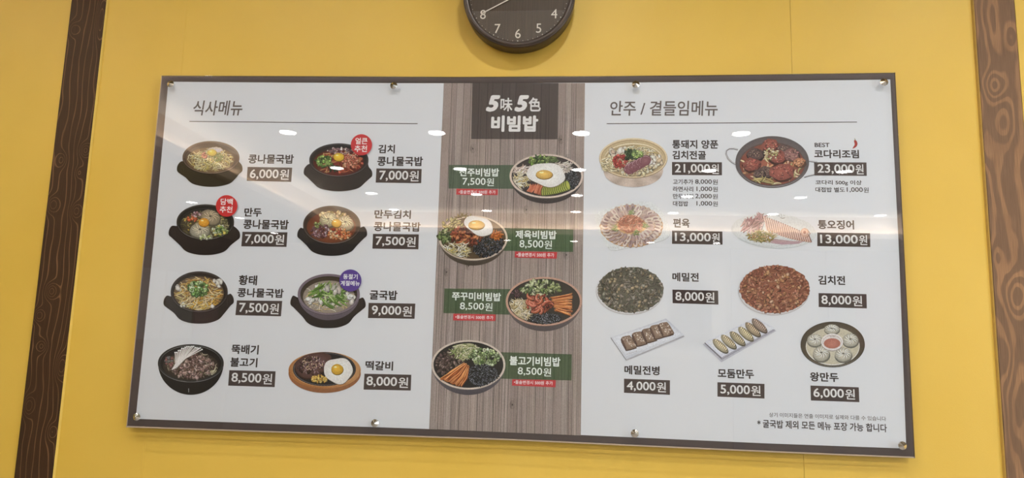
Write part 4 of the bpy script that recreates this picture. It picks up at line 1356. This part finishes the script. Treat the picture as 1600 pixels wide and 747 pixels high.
def d(A):
    for (x, y, r, c) in ((1203, 227, 13, 0), (1225, 233, 10, 1), (1180, 241, 13, 1), (1213, 245, 15, 0), (1237, 242, 12, 2), (1174, 257, 14, 0), (1196, 268, 12, 1), (1221, 268, 18, 0), (1249, 254, 9, 3), (1186, 271, 9, 1)):
        col = [(158, 84, 70), (104, 80, 74), (150, 104, 96), (196, 130, 90)][c]
        A.ell(x + .8, y + 2, r * 1.06, r * .8, dk(col, .45), irr=.1, n=18); A.ell(x, y, r, r * .72, tuple(v * 1.06 for v in col), dk(col, .86), irr=.2, n=14)
        chunks(A, (x, y, r * .9, r * .62), 34, 1.9, [col, dk(col, 1.25), dk(col, .7), dk(col, 1.1)], .5, .3)
        specks(A, (x, y, r * .75, r * .5), 12, .6, [(232, 206, 160)])
P.layer('pollack_pieces', d)
P.layer('spring_onion', lambda A: (chunks(A, (1204, 240, 12, 9), 40, 1.8, [(214, 196, 146), (176, 166, 100), (226, 210, 170)]), noodles(A, (1190, 283, 18, 4), 10, 18, 2.2, [(196, 176, 110), (170, 150, 90)], ang=8, spread=14, clip=CL)))

# 편육 : sliced pork on a glass plate
M_GLASSINK = None
def d(A):
    pts = smooth([(931, 334), (960, 322), (981, 316), (1010, 315), (1024, 320), (1040, 340), (1046, 368), (1020, 380), (985, 386), (955, 391), (940, 372), (932, 352)], 4)
    A.fan([(p[0] + .4, p[1] + .8) for p in pts], (188, 188, 184)); A.fan(pts, (206, 206, 200), (214, 214, 208))
    for k in range(5): A.rib([(950 + k * 3.6, 386 + (k % 2)), (952 + k * 3.6, 388 - (k % 2))], .6, (110, 100, 90), True)
P = Picture('dish picture of sliced boiled pork fanned around red radish salad on a glass plate', d)
def d(A):
    A.ell(986.5, 353.5, 49, 33, (206, 166, 116), (196, 150, 100), irr=.02)
    for R_, n_, s_ in ((.84, 34, 7.6), (.62, 26, 7.2)):
        for k in range(n_):
            t = 2 * math.pi * k / n_ - 1.9
            x, y = 986.5 + 49 * R_ * math.cos(t), 352.5 + 32 * R_ * math.sin(t)
            c = jit(rnd.choice([(214, 196, 180), (196, 172, 156), (176, 150, 142), (222, 206, 190)]), 8)
            rot = math.degrees(math.atan2(32 * math.sin(t), 49 * math.cos(t)))
            A.ell(x + .5, y + .8, s_, s_ * .52, (126, 98, 80), rot=rot, n=14); A.ell(x, y, s_, s_ * .5, c, dk(c, .93), rot=rot, n=14)
            A.ell(x, y, s_ * .55, s_ * .2, jit(rnd.choice([(150, 122, 118), (170, 140, 130), (132, 104, 104)]), 8), rot=rot + 14, n=10)
            A.arc(x, y, s_ * .95, s_ * .45, rnd.uniform(-60, 20), rnd.uniform(60, 120), .7, (196, 146, 96))
P.layer('pork_slices', d)
P.layer('radish_salad', lambda A: (A.ell(985, 350, 20, 14, (176, 108, 84), irr=.08), noodles(A, (985, 350, 18, 12.5), 130, 10, 1.3, [(196, 122, 96), (176, 92, 68), (214, 150, 126), (156, 76, 56)])))
P.layer('chive_garnish', lambda A: [noodles(A, (x, y, 4, 3.5), 12, 8, 1.0, [(140, 156, 90), (170, 180, 120), (110, 130, 70)], clip=None) for x, y in ((961, 357), (995, 364), (986, 331), (1009, 352))] and None)

# 통오징어 : whole squid
def d(A):
    A.ell(1209, 361, 66, 27, (190, 192, 186), rot=4); A.ell(1209, 360.3, 65.6, 26.8, (210, 208, 200), (206, 206, 200), rot=4)
    A.arc(1209, 361, 60, 24, 30, 150, .6, (176, 174, 168))
    for k in range(4): A.rib([(1212 + 4 * k, 334 + (k % 2) * 3), (1214 + 4 * k, 337 + (k % 3))], .8, (60, 56, 52), True)
    A.arc(1223, 338.6, 4, 2.6, 20, 170, .9, (70, 64, 60))
P = Picture('dish picture of whole sliced squid with salad on an oval glass plate', d)
P.layer('tentacles', lambda A: (noodles(A, (1176, 353, 15, 10), 60, 20, 2.6, [(196, 156, 150), (176, 126, 122), (214, 184, 176), (160, 110, 110)], ang=-68, spread=24, curl=.15), noodles(A, (1188, 340, 7, 5), 16, 14, 1.8, [(186, 140, 134), (160, 112, 110)], ang=-60, spread=14)))
def d(A):
    for k in range(20):
        x = 1193 + k * 3.55; h = 27 - .055 * (k - 4) ** 2 if k > 4 else 26
        y = 344 + k * 1.35
        pts = [(x, y - h * .22), (x + 2.2, y), (x + 3.6, y + h * .3), (x + 5.6, y + h * .62)]
        A.rib([(p[0] + 1.0, p[1] + .2) for p in pts], 3.4, (140, 96, 86)); A.rib(pts, 1.9, jit((220, 192, 176), 7), c2=(206, 164, 138))
        A.rib([(p[0] - .6, p[1]) for p in pts], .6, (232, 208, 192), True)
    A.ell(1257, 363.5, 6.5, 7, (196, 150, 126)); A.ell(1257, 363, 4.6, 5, (216, 180, 158)); A.ell(1257, 363, 2.4, 2.6, (170, 110, 92))
    A.rib([(1258, 372), (1263, 369), (1265.5, 365), (1261, 358)], 1.4, (150, 100, 70), True)
P.layer('squid_body', d)
P.layer('squid_arms', lambda A: [A.rib([(1196 + k, 372 + k * 1.4), (1222, 376 + k * 1.1), (1240 + k * 1.5, 378 + k * .4), (1256 - k * 1.3, 377 + k * .6)], 2.2, jit((180, 146, 146), 14), True) for k in range(6)] and None)
P.layer('salad', lambda A: noodles(A, (1190, 369, 22, 8.5), 130, 9, 1.3, [(206, 180, 120), (176, 156, 80), (196, 146, 96), (222, 206, 170), (150, 140, 70)]))


# pancakes
def pancake(label, cx, cy, rx, ry, base_, pal, bits, plate):
    def d(A):
        A.ell(cx - .6, cy + 2.2, rx * 1.01, ry * 1.0, (176, 168, 162)); A.ell(cx - .6, cy + 1.4, rx * 1.0, ry * .995, (206, 202, 198))
    P = Picture(label, d)
    def d(A):
        A.ell(cx + .6, cy - .4, rx * .985, ry * .97, base_, dk(base_, .75), irr=.022, n=90)
        chunks(A, (cx, cy - .5, rx * .93, ry * .92), 260, 3.4, pal, .5, .35, False, 10)
        noodles(A, (cx, cy - .5, rx * .88, ry * .86), 130, 9, 1.0, pal, clip=(cx, cy, rx * .95, ry * .93))
    P.layer('pancake', d)
    P.layer('filling_pieces', lambda A: chunks(A, (cx, cy, rx * .86, ry * .84), 42, 2.8, bits, .7, .2, True, 10))
    P.layer('crisp_edge', lambda A: [A.ell(cx + rx * .95 * math.cos(t * .13) + rnd.uniform(-.8, .8), cy - .4 + ry * .93 * math.sin(t * .13) + rnd.uniform(-.8, .8), 2.4, 1.5, pick(pal, 12), rot=rnd.uniform(0, 180), irr=.3, n=8) for t in range(49)] and None)
pancake('dish picture of a dark green buckwheat pancake', 984.6, 453.2, 52.2, 36.6, (104, 98, 78),
        [(118, 108, 90), (100, 92, 74), (136, 124, 106), (86, 80, 64), (116, 100, 74), (150, 138, 120), (92, 92, 72)], [(156, 136, 104), (150, 140, 122), (164, 142, 106)], 0)
pancake('dish picture of a red kimchi pancake', 1209.8, 452.2, 55.3, 38.4, (164, 100, 72),
        [(168, 104, 78), (154, 90, 68), (182, 120, 90), (142, 80, 62), (176, 120, 84), (192, 136, 106)], [(190, 142, 96), (182, 128, 86), (196, 156, 120)], 0)


# buckwheat rolls on a slanted plate
def d(A):
    A.fan([(954.6, 529), (1040.5, 499.8), (1069.8, 526), (978.8, 563.6)], (172, 168, 168))
    A.poly([(954, 527.2), (1040.7, 497.8), (1069.2, 523.6), (978.3, 561.6)], 0, [(206, 206, 206), (184, 184, 188), (206, 206, 206), (196, 196, 198)])
    A.poly([(958.5, 528.4), (1040.2, 500.6), (1063.5, 522.4), (978.5, 556.5)], 0, [(214, 214, 214), (200, 200, 202), (214, 214, 214), (208, 208, 208)])
    A.rib([(954.4, 528), (978.4, 562.6)], .8, (120, 114, 112))
    for k in range(5): A.rib([(979 + k * 3.4, 554 - k * .9), (981.5 + k * 3.4, 552.4 - k)], .7, (120, 80, 76), True)
P = Picture('dish picture of five brown buckwheat rolls on a slanted rectangular plate', d)
for (x, y) in ((983, 535.5), (1000, 529.2), (1015, 523.8), (1028, 518.2), (1041, 514.5)):
    def d(A, x=x, y=y):
        o = [(x - 12.5, y - 7), (x - 2, y - 11), (x + 3, y - 9.5), (x + 12, y + 5), (x + 10.5, y + 7.5), (x - 2.5, y + 11), (x - 6, y + 8)]
        q = smooth(o, 3)
        A.fan([(p[0] - .8, p[1] + 2) for p in q], (74, 52, 42)); A.fan(q, (160, 132, 108), (122, 96, 76))
        A.poly([(x - 12.8, y - 6), (x - 11, y - 6.4), (x - 4, y + 9.4), (x - 5.4, y + 9.2)], (84, 52, 42))
        for _ in range(34):
            u, w_ = rnd.random(), rnd.random()
            X = x - 11 + 10.5 * u + 13 * w_; Y_ = y - 6.5 - 3.5 * u + 14 * w_
            A.ell(X, Y_, 1.5, .8, jit(rnd.choice([(186, 164, 142), (130, 104, 84), (212, 198, 180), (104, 80, 64)]), 8), rot=rnd.uniform(0, 180), n=6, irr=.2)
    P.layer('buckwheat_roll', d)


# six fried dumplings
def d(A):
    A.fan([(1098, 538), (1180, 498), (1213, 517), (1127, 566)], (182, 180, 184))
    A.fan([(1100.8, 536.7), (1180.7, 498), (1211, 516), (1127.5, 562.5)], (150, 146, 152))
    A.poly([(1100.8, 534.7), (1180.7, 496), (1211, 513), (1127.5, 558.5)], 0, [(206, 206, 210), (200, 200, 204), (206, 206, 206), (204, 204, 208)])
    A.poly([(1105, 535), (1180.4, 499), (1204.5, 512.6), (1127, 553)], 0, [(216, 214, 212), (208, 206, 204), (216, 214, 212), (216, 214, 212)])
    A.rib([(1101, 535.6), (1127.4, 560.2)], 1.1, (96, 90, 92)); A.rib([(1127.4, 560), (1210.6, 514.6)], .8, (170, 166, 176))
P = Picture('dish picture of six fried dumplings in a row on a slanted rectangular plate', d)
for (x, y, c) in ((1125.3, 540, (184, 168, 132)), (1138.2, 533.6, (182, 166, 130)), (1152, 528.4, (172, 156, 120)), (1165, 521.2, (188, 172, 134)), (1176, 514.5, (172, 150, 118)), (1186.2, 508.4, (160, 136, 116))):
    def d(A, x=x, y=y, c=c):
        A.ell(x + .6, y + 1.8, 15.5, 6.2, dk(c, .5), rot=41); A.ell(x, y, 15, 5.8, tuple(v * 1.12 for v in c), dk(c, .78), rot=41, irr=.03)
        for k in range(8):
            t = (k - 3.5) * 3.0
            px_, py_ = x + t * .75 + 1.2, y + t * .66 - 1.4
            A.ell(px_ + 1.0, py_ + .7, 2.3, 1.1, dk(c, .45), rot=105, n=7); A.ell(px_, py_, 2.0, 1.0, tuple(min(255, v * 1.25 + 8) for v in c), rot=105, n=7)
    P.layer('fried_dumpling', d)


# steamed dumplings
def d(A):
    A.ell(1301, 538.6, 50.2, 35.4, (50, 42, 32)); A.ell(1301, 537.6, 50, 35, (112, 100, 80), (80, 68, 52))
    A.arc(1301, 538, 49, 34.4, 30, 150, .8, (150, 140, 120)); A.arc(1301, 536, 48, 33, 200, 340, .7, (64, 54, 40))
P = Picture('dish picture of five steamed dumplings around red sauce in a dark steamer', d)
P.layer('steamer_mat', lambda A: (A.ell(1301, 541.2, 42, 29.6, (222, 218, 206)), A.ell(1301, 540.6, 41.2, 28.8, (202, 194, 168), (192, 182, 154)), specks(A, (1301, 541, 38, 26), 120, .6, [(150, 140, 104), (216, 208, 176)])))
for (x, y, rx_, ry_) in ((1299.5, 514.4, 11.8, 7.6), (1273, 531.5, 12, 9.6), (1328.5, 531.5, 12.4, 10.4), (1283, 552.6, 13, 11.6), (1317.3, 554, 13.2, 11)):
    P.layer('steamed_dumpling', lambda A, x=x, y=y, rx_=rx_, ry_=ry_: dumpling(A, x, y, rx_, ry_, (214, 205, 180)))
def d(A):
    A.ell(1300, 537.4, 16.4, 11.6, (150, 140, 128)); A.ell(1300, 534.5, 17, 13.2, (222, 214, 206)); A.ell(1300, 534.8, 15.2, 11.4, (196, 184, 172)); A.ell(1300, 535.4, 14.4, 10.6, (214, 204, 194))
    for k in range(4): A.rib([(1297 + k * 2.2, 524.4 + (k % 2)), (1297.8 + k * 2.2, 526.6)], .9, (70, 60, 54), True)
P.layer('sauce_cup', d)
P.layer('dipping_sauce', lambda A: A.ell(1300, 536.6, 13, 8, (190, 122, 100), (172, 104, 84)))


# ------------------------------------------------------------------ faceted screw caps
for (x, y) in ((266, 131), (615, 133.5), (993.5, 131.5), (1382, 128), (213, 651.5), (585.5, 661.5), (992, 677.5), (1410.5, 696.5)):
    q = at(x, y, -.004)
    n = 10
    R1 = .0094
    bm = bmesh.new()
    back = [bm.verts.new((R1 * .82 * math.cos(2 * math.pi * i / n), .0038, R1 * .82 * math.sin(2 * math.pi * i / n))) for i in range(n)]
    mid = [bm.verts.new((R1 * math.cos(2 * math.pi * i / n), .0012, R1 * math.sin(2 * math.pi * i / n))) for i in range(n)]
    tip_ = bm.verts.new((0, -.0050, 0))
    for i in range(n):
        j = (i + 1) % n
        bm.faces.new((back[i], back[j], mid[j], mid[i])); bm.faces.new((mid[i], mid[j], tip_))
    bm.faces.new(back)
    o = put('screw_cap', bm_mesh('screw_cap', bm), M_CHROME, board, (q.x - BO.x, -.0040 - BO.y, q.z - BO.z))
    o.rotation_euler = (0, rnd.uniform(0, 1), 0)
    box('screw_shank', -.003, .003, 0, .004, -.003, .003, M_CHROME, o)
